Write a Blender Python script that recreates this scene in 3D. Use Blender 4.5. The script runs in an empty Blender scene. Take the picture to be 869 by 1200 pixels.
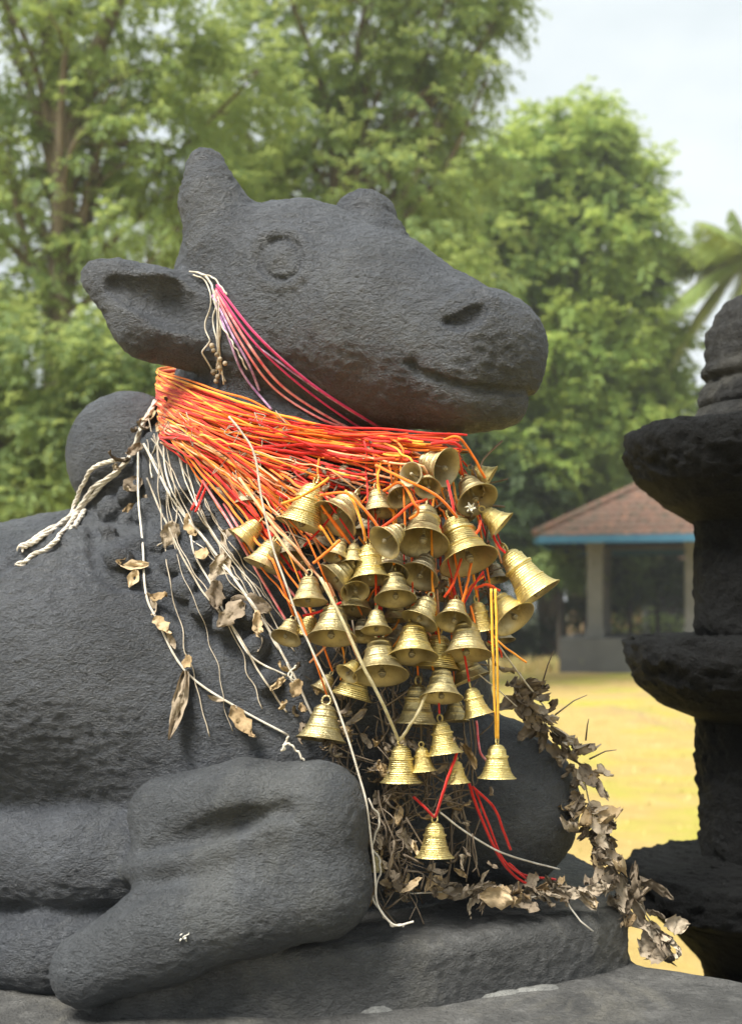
import bpy, math, random
import numpy as np
from mathutils import Vector, Matrix, noise as mnoise

random.seed(7); RNG = np.random.default_rng(7)
F = 1333.0; CX = 434.5; HY = 710.0; CAMT = 1.6; CZ = 1.5
scene = bpy.context.scene; col = scene.collection

def P(px, py, t):
    """point at distance t in front of the camera, seen at pixel px,py of the photo"""
    return np.array([(px-CX)/F*t, t-CAMT, CZ+(HY-py)/F*t])
def toV(a): return Vector((float(a[0]), float(a[1]), float(a[2])))

# ------------------------------------------------------------------ tagging
def tag(o, label=None, cat=None, group=None, kind=None):
    if label: o['label'] = label
    if cat: o['category'] = cat
    if group: o['group'] = group
    if kind: o['kind'] = kind
    return o
def empty(name, loc=(0,0,0), rot=None):
    o = bpy.data.objects.new(name, None); o.empty_display_size = .05; col.objects.link(o)
    o.location = loc
    if rot is not None: o.rotation_euler = rot
    return o
def mesh_np(name, V, Fc, mat, parent=None, smooth=True, normals=None, colors=None, mats=None, midx=None):
    """Fc: (n,k) array or list of faces"""
    me = bpy.data.meshes.new(name)
    V = np.asarray(V, dtype=np.float32).reshape(-1,3)
    if isinstance(Fc, np.ndarray):
        k = Fc.shape[1]; n = len(Fc)
        me.vertices.add(len(V)); me.vertices.foreach_set('co', V.ravel())
        me.loops.add(n*k); me.loops.foreach_set('vertex_index', Fc.astype(np.int32).ravel())
        me.polygons.add(n); me.polygons.foreach_set('loop_start', np.arange(0, n*k, k, dtype=np.int32))
        me.polygons.foreach_set('loop_total', np.full(n, k, dtype=np.int32))
        me.update(calc_edges=True)
    else:
        me.from_pydata([tuple(map(float, v)) for v in V], [], Fc)
    me.validate()
    if mats:
        for m in mats: me.materials.append(m)
        if midx is not None: me.polygons.foreach_set('material_index', np.asarray(midx, dtype=np.int32))
    elif mat: me.materials.append(mat)
    me.polygons.foreach_set('use_smooth', np.full(len(me.polygons), smooth))
    if colors is not None:
        a = me.color_attributes.new('tint', 'FLOAT_COLOR', 'POINT')
        c = np.ones((len(V), 4), dtype=np.float32); c[:, :3] = colors
        a.data.foreach_set('color', c.ravel())
    if normals is not None:
        me.normals_split_custom_set_from_vertices([tuple(map(float, n)) for n in normals])
    me.update()
    o = bpy.data.objects.new(name, me); col.objects.link(o)
    if parent is not None: o.parent = parent
    return o

class MB:
    def __init__(s): s.v = []; s.f = []
    def add(s, V, Fc):
        b = len(s.v); s.v.extend([tuple(map(float, v)) for v in V]); s.f.extend([tuple(i+b for i in f) for f in Fc]); return s
    def box(s, c, d, rz=0, taper=1.0):
        x, y, z = d[0]/2, d[1]/2, d[2]/2; cc, ss = math.cos(rz), math.sin(rz); V = []
        for k, (i, j) in [(kk, ij) for kk in (-1, 1) for ij in ((-1,-1),(1,-1),(1,1),(-1,1))]:
            tp = taper if k > 0 else 1
            X, Y = i*x*tp, j*y*tp
            V.append((c[0]+X*cc-Y*ss, c[1]+X*ss+Y*cc, c[2]+k*z))
        return s.add(V, [(0,3,2,1),(4,5,6,7),(0,1,5,4),(1,2,6,5),(2,3,7,6),(3,0,4,7)])
    def tube(s, pts, r, n=6, closed=False, cap=True):
        pts = [np.asarray(p, float) for p in pts]; m = len(pts)
        rr = r if hasattr(r, '__len__') else [r]*m
        up = np.array([0.13, 0.31, 0.94]); V = []
        for i, p in enumerate(pts):
            a = pts[(i-1) % m] if (closed or i > 0) else p
            b = pts[(i+1) % m] if (closed or i < m-1) else p
            d = b-a; L = np.linalg.norm(d); d = d/L if L > 1e-9 else np.array([0,0,1.])
            e = up - d*np.dot(up, d)
            if np.linalg.norm(e) < 1e-3: e = np.array([1.,0,0])-d*d[0]
            e /= np.linalg.norm(e); g = np.cross(d, e); up = e
            for k in range(n):
                an = 2*math.pi*k/n; V.append(p+rr[i]*(math.cos(an)*e+math.sin(an)*g))
        Fc = []
        for i in range(m if closed else m-1):
            j = (i+1) % m
            for k in range(n):
                l = (k+1) % n; Fc.append((i*n+k, i*n+l, j*n+l, j*n+k))
        if cap and not closed:
            Fc.append(tuple(range(n-1, -1, -1))); Fc.append(tuple((m-1)*n+k for k in range(n)))
        return s.add(V, Fc)
    def lathe(s, prof, n=32, M=None, cap=True):
        V = []; m = len(prof)
        for r, z in prof:
            for k in range(n):
                a = 2*math.pi*k/n; V.append((r*math.cos(a), r*math.sin(a), z))
        Fc = [(i*n+k, i*n+(k+1) % n, (i+1)*n+(k+1) % n, (i+1)*n+k) for i in range(m-1) for k in range(n)]
        if M is not None: V = [tuple(M @ Vector(v)) for v in V]
        return s.add(V, Fc)
    def build(s, name, mat, parent=None, smooth=True, local=None):
        me = bpy.data.meshes.new(name); me.from_pydata(s.v, [], s.f); me.validate()
        if mat: me.materials.append(mat)
        me.polygons.foreach_set('use_smooth', [smooth]*len(me.polygons)); me.update()
        o = bpy.data.objects.new(name, me); col.objects.link(o)
        if parent is not None: o.parent = parent
        return o

def spline(pts, n=40):
    """catmull-rom through points"""
    p = [np.asarray(q, float) for q in pts]; p = [2*p[0]-p[1]]+p+[2*p[-1]-p[-2]]; out = []
    seg = len(p)-3; per = max(2, n//seg)
    for i in range(1, len(p)-2):
        for k in range(per):
            t = k/per
            out.append(.5*((2*p[i])+(-p[i-1]+p[i+1])*t+(2*p[i-1]-5*p[i]+4*p[i+1]-p[i+2])*t*t+(-p[i-1]+3*p[i]-3*p[i+1]+p[i+2])*t**3))
    out.append(p[-2]); return out

# ------------------------------------------------------------------ materials
class NT:
    def __init__(s, name):
        s.m = bpy.data.materials.new(name); s.m.use_nodes = True; s.t = s.m.node_tree; s.n = s.t.nodes
        s.b = s.n['Principled BSDF']; s.tc = s.n.new('ShaderNodeTexCoord')
    def node(s, typ, **kw):
        n = s.n.new(typ)
        for k, v in kw.items():
            if k in n.inputs: n.inputs[k].default_value = v
            else: setattr(n, k, v)
        return n
    def noise(s, scale, detail=6, rough=.6, vec=None, dist=0):
        n = s.node('ShaderNodeTexNoise'); n.inputs['Scale'].default_value = scale; n.inputs['Detail'].default_value = detail
        n.inputs['Roughness'].default_value = rough; n.inputs['Distortion'].default_value = dist
        s.t.links.new(vec or s.tc.outputs['Object'], n.inputs['Vector']); return n.outputs['Fac']
    def ramp(s, fac, stops):
        r = s.node('ShaderNodeValToRGB'); e = r.color_ramp.elements
        while len(e) < len(stops): e.new(.5)
        for k, (p, c) in enumerate(stops):
            e[k].position = p; e[k].color = (*c, 1) if len(c) == 3 else c
        s.t.links.new(fac, r.inputs['Fac']); return r.outputs['Color']
    def mix(s, fac, a, b, typ='MIX'):
        m = s.node('ShaderNodeMix', data_type='RGBA', blend_type=typ)
        for v, i in ((fac, 0), (a, 6), (b, 7)):
            if isinstance(v, (int, float)): m.inputs[i].default_value = v
            elif isinstance(v, tuple): m.inputs[i].default_value = (*v, 1)
            else: s.t.links.new(v, m.inputs[i])
        return m.outputs[2]
    def math(s, op, a, b=0.0):
        m = s.node('ShaderNodeMath', operation=op)
        for v, i in ((a, 0), (b, 1)):
            if isinstance(v, (int, float)): m.inputs[i].default_value = v
            else: s.t.links.new(v, m.inputs[i])
        return m.outputs[0]
    def mapping(s, scale):
        m = s.node('ShaderNodeMapping'); m.inputs['Scale'].default_value = scale
        s.t.links.new(s.tc.outputs['Object'], m.inputs['Vector']); return m.outputs['Vector']
    def set(s, inp, v):
        if isinstance(v, (int, float)): s.b.inputs[inp].default_value = v
        elif isinstance(v, tuple): s.b.inputs[inp].default_value = (*v, 1) if len(v) == 3 else v
        else: s.t.links.new(v, s.b.inputs[inp])
    def bump(s, h, dist, strength=1.0, prev=None):
        b = s.node('ShaderNodeBump'); b.inputs['Distance'].default_value = dist; b.inputs['Strength'].default_value = strength
        s.t.links.new(h, b.inputs['Height'])
        if prev is not None: s.t.links.new(prev, b.inputs['Normal'])
        s.t.links.new(b.outputs['Normal'], s.b.inputs['Normal']); return b.outputs['Normal']

def stone(name, c1, c2, coarse=.0035, fine=.0018, rough=.62, dusty=.25, spec=.35):
    k = NT(name)
    v = k.mapping((1.0, 1.0, 1.7))
    g1 = k.noise(88, 6, .70, v, .6); g2 = k.noise(300, 4, .65, v); big = k.noise(7, 4, .6); blot = k.noise(22, 6, .7)
    base = k.mix(k.ramp(big, [(.35, (0,0,0)), (.65, (1,1,1))]), c1, c2)
    lightc = tuple(min(1, x*1.75) for x in c2)
    base = k.mix(k.math('MULTIPLY', k.ramp(blot, [(.48, (0,0,0)), (.66, (1,1,1))]), dusty), base, lightc)
    wear = k.noise(3.1, 7, .72, None, .8)
    base = k.mix(k.math('MULTIPLY', k.ramp(wear, [(.52, (0,0,0)), (.60, (1,1,1))]), dusty*1.1), base, tuple(x*1.15+.012 for x in (c2[0]*1.3, c2[1]*1.25, c2[2]*1.1)))
    base = k.mix(k.math('MULTIPLY', k.ramp(k.noise(4.3, 6, .7), [(.56, (0,0,0)), (.68, (1,1,1))]), .55), base, tuple(x*.6 for x in c1))
    # small pale specks where the paint has chipped
    vor = k.node('ShaderNodeTexVoronoi', Scale=38.0); k.t.links.new(k.tc.outputs['Object'], vor.inputs['Vector'])
    sp = k.math('LESS_THAN', vor.outputs['Distance'], .045)
    base = k.mix(k.math('MULTIPLY', sp, k.ramp(k.noise(5, 2), [(.55, (0,0,0)), (.62, (1,1,1))])), base, (.20, .19, .17))
    k.set('Base Color', base)
    k.set('Roughness', k.ramp(g2, [(.3, (rough-.14,)*3), (.7, (rough+.14,)*3)])); k.set('Specular IOR Level', spec)
    vg = k.node('ShaderNodeTexVoronoi', feature='SMOOTH_F1', Scale=135.0, Smoothness=.6)
    wv = k.node('ShaderNodeVectorMath', operation='ADD'); ns = k.node('ShaderNodeTexNoise', Scale=60.0); k.t.links.new(k.tc.outputs['Object'], ns.inputs['Vector'])
    sc = k.node('ShaderNodeVectorMath', operation='SCALE'); sc.inputs['Scale'].default_value = .02; k.t.links.new(ns.outputs['Color'], sc.inputs[0])
    k.t.links.new(v, wv.inputs[0]); k.t.links.new(sc.outputs[0], wv.inputs[1]); k.t.links.new(wv.outputs[0], vg.inputs['Vector'])
    n = k.bump(g1, coarse); n = k.bump(vg.outputs['Distance'], coarse*.38, .9, n); k.bump(g2, fine, 1.0, n)
    return k.m

M = {}
M['stone'] = stone('charcoal_painted_stone', (.058,.065,.078), (.098,.107,.124), .019, .0090, .46, .3, .6)
M['stone_smooth'] = stone('worn_charcoal_stone', (.054,.060,.068), (.088,.095,.104), .012, .0060, .48, .35, .5)
M['stone_base'] = stone('dusty_base_stone', (.055,.057,.058), (.10,.10,.098), .009, .0045, .54, .5, .45)
M['stone_plat'] = stone('dusty_platform_stone', (.058,.058,.057), (.10,.099,.095), .007, .0035, .65, .6)
M['stone_oil'] = stone('soot_black_stone', (.0075,.008,.0085), (.014,.0145,.015), .024, .010, .66, .12, .22)
M['stone_oil_top'] = stone('rough_soot_stone', (.03,.03,.03), (.06,.06,.058), .018, .009, .72, .6, .25)

def brass(name, c, dull, rough, metal=1.0, amt=.5, ribs=.4):
    k = NT(name)
    n1 = k.noise(.9, 6, .65); n2 = k.noise(4.5, 5, .7)
    oi = k.node('ShaderNodeObjectInfo')
    off = k.math('MULTIPLY', oi.outputs['Random'], .16)
    f = k.ramp(k.math('ADD', n1, k.math('SUBTRACT', off, .08)), [(.5-amt*.25, (0,0,0)), (.5+amt*.25+.05, (1,1,1))])
    base = k.mix(f, dull, c); base = k.mix(k.math('MULTIPLY', k.math('FRACT', k.math('MULTIPLY', oi.outputs['Random'], 7.31)), .38), base, tuple(x*.62 for x in dull)); base = k.mix(k.math('MULTIPLY', k.ramp(n2, [(.52,(0,0,0)),(.72,(1,1,1))]), .6), base, tuple(x*.55 for x in dull))
    k.set('Base Color', base); k.set('Metallic', metal)
    k.set('Roughness', k.ramp(n2, [(.3, (rough,)*3), (.75, (min(1, rough+.28),)*3)]))
    w = k.node('ShaderNodeTexWave', wave_type='BANDS', bands_direction='Z', Scale=7.0, Distortion=.25)
    k.t.links.new(k.tc.outputs['Object'], w.inputs['Vector'])
    nn = k.bump(w.outputs['Fac'], .006, ribs); k.bump(n2, .006, .5, nn)
    return k.m
# bells are modelled at unit size, so texture scales are per bell
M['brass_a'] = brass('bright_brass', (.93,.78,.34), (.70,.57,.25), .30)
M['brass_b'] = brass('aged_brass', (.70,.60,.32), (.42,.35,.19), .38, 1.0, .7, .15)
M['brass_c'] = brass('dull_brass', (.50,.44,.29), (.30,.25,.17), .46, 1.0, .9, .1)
M['brass_in'] = brass('dull_inner_brass', (.52,.44,.25), (.36,.30,.18), .45, .85)
M['brass_in'].node_tree.nodes['Principled BSDF'].inputs['Normal'].is_linked and M['brass_in'].node_tree.links.remove(M['brass_in'].node_tree.nodes['Principled BSDF'].inputs['Normal'].links[0])
M['clap'] = brass('dull_clapper_metal', (.50,.44,.30), (.30,.26,.18), .5, .8)

def cordmat(name, c, c2, rough=.8):
    k = NT(name); n = k.noise(90, 4); k.set('Base Color', k.mix(k.ramp(n, [(.35,(0,0,0)),(.65,(1,1,1))]), c, c2))
    k.set('Roughness', rough); k.bump(k.noise(900, 2), .0009); k.set('Specular IOR Level', .2)
    k.set('Sheen Weight', .25); return k.m
M['c_orange'] = cordmat('orange_cord', (.86,.17,.012), (.95,.25,.02))
M['c_amber'] = cordmat('amber_cord', (.90,.31,.02), (.96,.40,.05))
M['c_red'] = cordmat('red_cord', (.56,.012,.010), (.70,.03,.018))
M['c_vermilion'] = cordmat('vermilion_cord', (.74,.055,.010), (.84,.09,.015))
M['c_peach'] = cordmat('faded_peach_cord', (.84,.34,.14), (.88,.50,.28))
M['c_pink'] = cordmat('pink_cord', (.78,.10,.13), (.88,.40,.38))
M['c_magenta'] = cordmat('magenta_cord', (.50,.03,.12), (.65,.05,.16))
M['c_purple'] = cordmat('purple_cord', (.22,.07,.22), (.62,.42,.62))
M['c_white'] = cordmat('offwhite_thread', (.50,.44,.35), (.72,.67,.58))
M['c_dirty'] = cordmat('dirty_thread', (.34,.28,.20), (.52,.45,.35))
M['c_yellow'] = cordmat('yellow_cord', (.85,.42,.03), (.95,.52,.06))
M['c_straw'] = cordmat('straw_cord', (.50,.42,.22), (.66,.58,.36))

def leafmat(name, a, b, c):
    k = NT(name); oi = k.node('ShaderNodeObjectInfo'); n = k.noise(60, 5)
    f = k.math('ADD', k.math('MULTIPLY', n, .6), k.math('MULTIPLY', oi.outputs['Random'], .5))
    k.set('Base Color', k.ramp(f, [(.25, a), (.5, b), (.8, c)])); k.set('Roughness', .8)
    k.bump(k.noise(240, 3), .0012); k.set('Specular IOR Level', .2); return k.m
M['dry'] = leafmat('dry_leaf', (.13,.10,.07), (.27,.215,.155), (.46,.38,.28))
M['dry_pale'] = leafmat('pale_dry_leaf', (.22,.15,.08), (.40,.29,.16), (.55,.42,.26))
M['twig'] = leafmat('dry_twig', (.10,.075,.055), (.19,.15,.11), (.33,.27,.20))

# ------------------------------------------------------------------ SDF sculpting
def lerp_cap(p, a, b, ra, rb):
    ba = b-a; h = np.clip(((p-a) @ ba)/np.dot(ba, ba), 0, 1)
    return np.linalg.norm(p-a-h[:, None]*ba, axis=1)-(ra+(rb-ra)*h)
def elli(p, c, r, R=None):
    q = p-c
    if R is not None: q = q @ R       # columns of R = axes
    k0 = np.linalg.norm(q/r, axis=1); k1 = np.linalg.norm(q/(r*r), axis=1)+1e-9
    return k0*(k0-1)/k1
def poly2d(q, v):
    d = np.full(len(q), 1e9); s = np.ones(len(q)); n = len(v); j = n-1
    for i in range(n):
        e = v[j]-v[i]; w = q-v[i]; h = np.clip((w @ e)/np.dot(e, e), 0, 1)
        b = w-h[:, None]*e; d = np.minimum(d, (b*b).sum(1))
        c1 = q[:,1] >= v[i][1]; c2 = q[:,1] < v[j][1]; c3 = e[0]*w[:,1] > e[1]*w[:,0]
        flip = (c1 & c2 & c3) | (~c1 & ~c2 & ~c3); s = np.where(flip, -s, s); j = i
    return s*np.sqrt(d)
def slab(p, poly, z0, z1, r):
    d2 = poly2d(p[:, :2], poly)+r; dz = np.abs(p[:,2]-(z0+z1)/2)-(z1-z0)/2+r
    return np.minimum(np.maximum(d2, dz), 0)+np.linalg.norm(np.maximum(np.stack([d2, dz], 1), 0), axis=1)-r
def smin(a, b, k):
    h = np.clip(.5+.5*(b-a)/k, 0, 1); return b+(a-b)*h-k*h*(1-h)
def smax(a, b, k): return -smin(-a, -b, k)

THH = math.radians(33); HV = np.array([math.sin(THH), math.cos(THH), 0.]); HQ = np.array([-.05, .02, 0.])
def H(px, py, v=0.):
    """point of the head's mid plane (shifted v to the far side) seen at px,py"""
    d = np.array([(px-CX)/F, 1., (HY-py)/F]); o = np.array([0, -CAMT, CZ])
    t = (v-np.dot(HV, o-HQ))/np.dot(HV, d); return o+t*d
def HT(px, py, v=0.): return H(px, py, v)[1]+CAMT

PR = []   # (group, op, k, function)
def cap(g, pts, k=.02):
    q = [(P(x, y, t), r*t/F) for x, y, t, r in pts]
    for (a, ra), (b, rb) in zip(q[:-1], q[1:]):
        PR.append((g, 'u', k, (lambda p, a=a, b=b, ra=ra, rb=rb: lerp_cap(p, a, b, ra, rb))))
def hcap(g, pts, k=.02):
    q = [(H(x, y, v), r*HT(x, y, v)/F) for x, y, v, r in pts]
    for (a, ra), (b, rb) in zip(q[:-1], q[1:]):
        PR.append((g, 'u', k, (lambda p, a=a, b=b, ra=ra, rb=rb: lerp_cap(p, a, b, ra, rb))))
def ell(g, c, r, R=None, k=.02, op='u'):
    PR.append((g, op, k, (lambda p, c=np.asarray(c), r=np.asarray(r, float), R=R: elli(p, c, r, R))))

# the head's own axes: forward (nose), far side, up
HU = np.array([math.cos(THH)*math.cos(.22), -math.sin(THH)*math.cos(.22), -math.sin(.22)])
HW = np.cross(HU, HV); HW = HW if HW[2] > 0 else -HW
HR = np.stack([HU, HV, HW], 1)

# body -----------------------------------------------------------
PR.append(('body', 'u', .001, lambda p: lerp_cap(p, np.array([-.95, .42, 1.31]), np.array([-.16, .20, 1.31]), .33, .33)))
ell('body', P(78, 790, 1.68), (.35, .21, .215), k=.05)             # shoulder
cap('body', [(330, 430, 1.80, 118), (335, 560, 1.76, 150), (365, 700, 1.75, 178), (385, 850, 1.74, 180), (400, 980, 1.74, 170)], .05)
cap('body', [(-420, 1060, 1.88, 90), (-60, 1062, 1.66, 86), (230, 1070, 1.58, 80)], .03)
cap('body', [(-420, 1002, 1.75, 62), (-100, 1005, 1.57, 58), (90, 1008, 1.50, 56), (230, 1012, 1.48, 52)], .020)
cap('body', [(-420, 1112, 1.72, 50), (-100, 1114, 1.56, 49), (60, 1116, 1.47, 46), (140, 1112, 1.46, 42)], .016)
ell('body', (-.98, .40, 1.22), (.32, .40, .26), k=.05)             # haunch
cap('body', [(150, 655, 1.86, 62), (215, 590, 1.84, 78), (320, 560, 1.80, 110)], .03)
cap('body', [(70, 668, 1.88, 66), (150, 650, 1.86, 66)], .03)
ell('hump', P(152, 537, 1.86), (.102, .105, .108), k=.02)
# far foreleg
ell('foreleg', P(568, 942, 1.68), (.137, .15, .132), k=.02)
cap('foreleg', [(568, 985, 1.70, 66), (420, 990, 1.70, 80)], .03)
# near foreleg
cap('foreleg', [(196, 955, 1.44, 46), (290, 942, 1.40, 52), (372, 952, 1.385, 54)], .012)
cap('foreleg', [(372, 952, 1.385, 56), (376, 1040, 1.375, 56)], .02)
cap('foreleg', [(374, 1040, 1.375, 57), (300, 1056, 1.37, 58), (196, 1090, 1.36, 58), (102, 1137, 1.36, 44)], .02)
cap('foreleg', [(215, 1010, 1.42, 62), (330, 1000, 1.39, 62)], .02)
# base slab under the chest
SL = np.array([(-.335,-.235),(-.30,-.25),(-.1,-.242),(.08,-.205),(.20,-.14),(.30,-.085),(.352,-.04),(.368,.03),(.372,.2),(.30,.5),(-.5,.85),(-1.3,.9),(-1.3,.3),(-.6,.05),(-.42,-.12)])
PR.append(('base_slab', 'u', .004, lambda p: slab(p, SL, .98, 1.086, .022)))
# head -----------------------------------------------------------
hcap('head', [(300, 345, 0, 97), (350, 352, 0, 103), (440, 382, 0, 103), (500, 405, 0, 88)], .02)
hcap('head', [(500, 405, 0, 88), (548, 420, 0, 80), (566, 420, 0, 73)], .015)
hcap('head', [(400, 430, 0, 66), (530, 452, 0, 50)], .02)
ell('head', H(352, 330, 0), (.13, .125, .105), HR, .03)            # brow mass
ell('head', H(578, 396, 0), (.062, .092, .055), HR, .012)           # top of the muzzle
ell('head', H(548, 470, 0), (.080, .070, .036), HR, .010)          # lower lip
ell('head', H(330, 395, -.03), (.12, .11, .10), HR, .03)           # cheek
hcap('horn', [(241, 196, -.085, 23), (247, 235, -.085, 32), (268, 290, -.075, 46)], .03)
hcap('horn', [(426, 262, .12, 38), (430, 315, .11, 64)], .02)
# near ear: a thick leaf shape reaching out and back, hollowed towards the viewer
for (x0,y0,r0),(x1,y1,r1) in (((232,386,50),(180,366,54)),((180,366,54),(138,336,33)),((138,336,33),(113,324,19))):
    a = P(x0,y0,1.62); b = P(x1,y1,1.60)
    ra, rb = r0*1.62/F, r1*1.6/F
    def fn(p, a=a, b=b, ra=ra, rb=rb):
        s = np.array([1, 1.6, 1]); return lerp_cap(p*s, a*s, b*s, ra, rb)/1.25
    PR.append(('ear', 'u', .016, fn))
PR.append(('ear', 's', .007, lambda p: lerp_cap(p, P(132, 332, 1.567), P(196, 350, 1.556), .020, .040)))
PR.append(('ear', 's', .007, lambda p: lerp_cap(p, P(196, 350, 1.556), P(226, 368, 1.555), .040, .034)))
# far ear, small part behind the head
hcap('ear', [(330, 330, .10, 40), (300, 300, .22, 38), (285, 285, .30, 14)], .02)
NCORE = len(PR)
GR = ['body', 'hump', 'foreleg', 'base_slab', 'head', 'horn', 'ear', 'eye']

def sdf(p, label=False):
    d = None; L = None; best = None
    for g, op, k, fn in PR:
        e = fn(p)
        if op == 'u':
            if d is None:
                d = e; best = e.copy(); L = np.full(len(p), GR.index(g), np.int8); continue
            d = smin(d, e, k)
            if label: m = e < best; L[m] = GR.index(g); best = np.minimum(best, e)
        else: d = smax(d, -e, k)
    return (d, L) if label else d
def surf(pix, off=0., tmin=1.15, tmax=2.6):
    """points of the statue's surface seen at these pixels (off metres towards the camera); None where there is none"""
    pix = np.asarray(pix, float); dr = np.stack([(pix[:,0]-CX)/F, np.ones(len(pix)), (HY-pix[:,1])/F], 1)
    nl = np.linalg.norm(dr, axis=1); o = np.array([0, -CAMT, CZ]); t = np.full(len(pix), tmin)
    for _ in range(70): t = np.minimum(t+np.maximum(sdf(o+dr*t[:, None])*.75/nl, 1e-5), tmax)
    hit = t < tmax-1e-3
    return o+dr*(t-off)[:, None], hit, t
def groove(pix, r, k=.006, depth=.0, taper=False, mirror=False):
    q, h, t = surf(spl2(pix, 10)); q = q[h]; t = t[h]
    if mirror:
        qm = q-2*((q-HQ) @ HV)[:, None]*HV; mid = (q[-1]+qm[-1])/2+HU*.012
        q = np.concatenate([q, (.5*q[-1]+.5*mid+HU*.006)[None], mid[None], (.5*qm[-1]+.5*mid+HU*.006)[None], qm[::-1]]); t = np.full(len(q), t.mean())
    n = len(q)
    rr = [r*t_ for t_ in ([1]*n if not taper else [max(.35, math.sin(math.pi*(i+.5)/n)) for i in range(n)])]
    off = np.array([0, depth, 0])
    def fn(p, q=q, rr=rr):
        d = np.full(len(p), 1e3); c = q.mean(0); R = np.linalg.norm(q-c, axis=1).max()+.05
        m = np.linalg.norm(p-c, axis=1) < R
        if m.any():
            pp = p[m]; dd = np.full(len(pp), 1e3)
            for i in range(len(q)-1): dd = np.minimum(dd, lerp_cap(pp, q[i]-off, q[i+1]-off, rr[i], rr[i+1]))
            d[m] = dd
        return d
    return ('x', 's', k, fn)
def ridge(g, pix, r, k=.008, sink=.0):
    f = groove(pix, r, k, -sink); return (g, 'u', k, f[3])
def bumpat(g, pts, k=.01, sink=.3):
    out = []
    q, h, t = surf([(a[0], a[1]) for a in pts])
    for (x, y, r), c, tt in zip(pts, q, t):
        R = r*tt/F; c = c+np.array([0, R*sink, 0]); 
        def fn(p, c=c, R=R):
            return np.linalg.norm(p-c, axis=1)-R
        out.append((g, 'u', k, fn))
    return out
def spl2(pix, n):
    pix = [np.array([a[0], a[1], 0.]) for a in pix]
    if len(pix) < 2: return [(pix[0][0], pix[0][1])]
    return [(a[0], a[1]) for a in spline(pix, n)]
det = []
# eye: brow line, lids and ball
c = (329, 303)
ring = [(c[0]+34*math.cos(a), c[1]+33*math.sin(a)) for a in np.linspace(0, 2*math.pi, 18)]
det.append(ridge('head', ring, .0065, .010, .0040))
ring = [(c[0]+24*math.cos(a), c[1]+24*math.sin(a)) for a in np.linspace(0, 2*math.pi, 16)]
det.append(groove(ring, .0050, .003, .001))
ring = [(c[0]+12*math.cos(a), c[1]+12*math.sin(a)) for a in np.linspace(0, 2*math.pi, 12)]
eye_in = ring
det += bumpat('eye', [(329, 303, 22)], .004, .80)
ring = [(c[0]+14*math.cos(a), c[1]+14*math.sin(a)) for a in np.linspace(0, 2*math.pi, 12)]
det2 = [groove([(505, 441), (530, 448), (560, 454), (595, 458), (622, 458)], .0046, .006, 0, False, True),
        groove([(482, 428), (492, 437), (510, 443)], .0042, .010)]
det += det2
# nostril
det.append(groove([(524, 376), (540, 374), (558, 364), (566, 356)], .016, .006, -.004, True))
det.append(ridge('head', [(522, 362), (540, 350), (562, 344), (578, 354)], .0100, .010, .004))
# creases of the folded leg
det.append(groove([(168, 998), (200, 990), (250, 978), (300, 962), (335, 950)], .018, .020, -.003, True))
det.append(ridge('foreleg', [(150, 1022), (200, 1012), (260, 998), (320, 974)], .010, .020, .006))
det.append(groove([(150, 1060), (175, 1040), (200, 1030)], .006, .02, 0, True))
# carved ornament chain on the shoulder
det += bumpat('body', [(131,598,17),(124,626,14),(137,657,20),(158,640,13),(172,602,17),(186,640,16),(205,662,18),(216,692,18),(241,712,20),
                       (203,622,14),(236,650,17),(266,690,18),(240,604,17),(283,640,18),(150,580,13),(262,735,16),(290,720,17),(160,575,14),
                       (215,575,15),(110,640,9),(300,760,17),(315,800,16),(150,612,12),(222,668,13),(250,690,12),(198,580,14)], .004, -.05)
det.append(groove([(112,618),(112,655),(135,685),(185,690),(215,725),(255,745),(285,775)], .008, .012))
det.append(groove([(0, 672), (20, 655), (50, 642), (80, 640)], .006, .012, 0, True))
det += bumpat('hump', [(180, 522, 17)], .008, .6)
PR += det

def build_sdf(h=.004):
    lo = np.array([-1.32, -.36, .975]); hi = np.array([.42, .86, 2.24])
    n = np.ceil((hi-lo)/h).astype(int)+1; B = 4
    nc = (n+B-1)//B+1; H4 = h*B
    ax = [lo[i]+H4*np.arange(nc[i]) for i in range(3)]
    G = np.stack(np.meshgrid(*ax, indexing='ij'), -1).reshape(-1, 3)
    C = sdf(G+h*1.5).reshape(nc)
    # fine dense array filled from the coarse sign
    fine = np.repeat(np.repeat(np.repeat(np.where(C < 0, np.float32(-1), np.float32(1)), B, 0), B, 1), B, 2)
    act = np.abs(C) < H4*1.15
    idx = np.argwhere(act)
    off = np.stack(np.meshgrid(*[np.arange(B)]*3, indexing='ij'), -1).reshape(-1, 3)
    I = (idx[:, None, :]*B+off[None]).reshape(-1, 3)
    vals = np.empty(len(I), np.float32); st = 400000
    for a in range(0, len(I), st): vals[a:a+st] = sdf(lo+h*I[a:a+st])
    fine[I[:,0], I[:,1], I[:,2]] = vals
    return fine, lo, h
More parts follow.
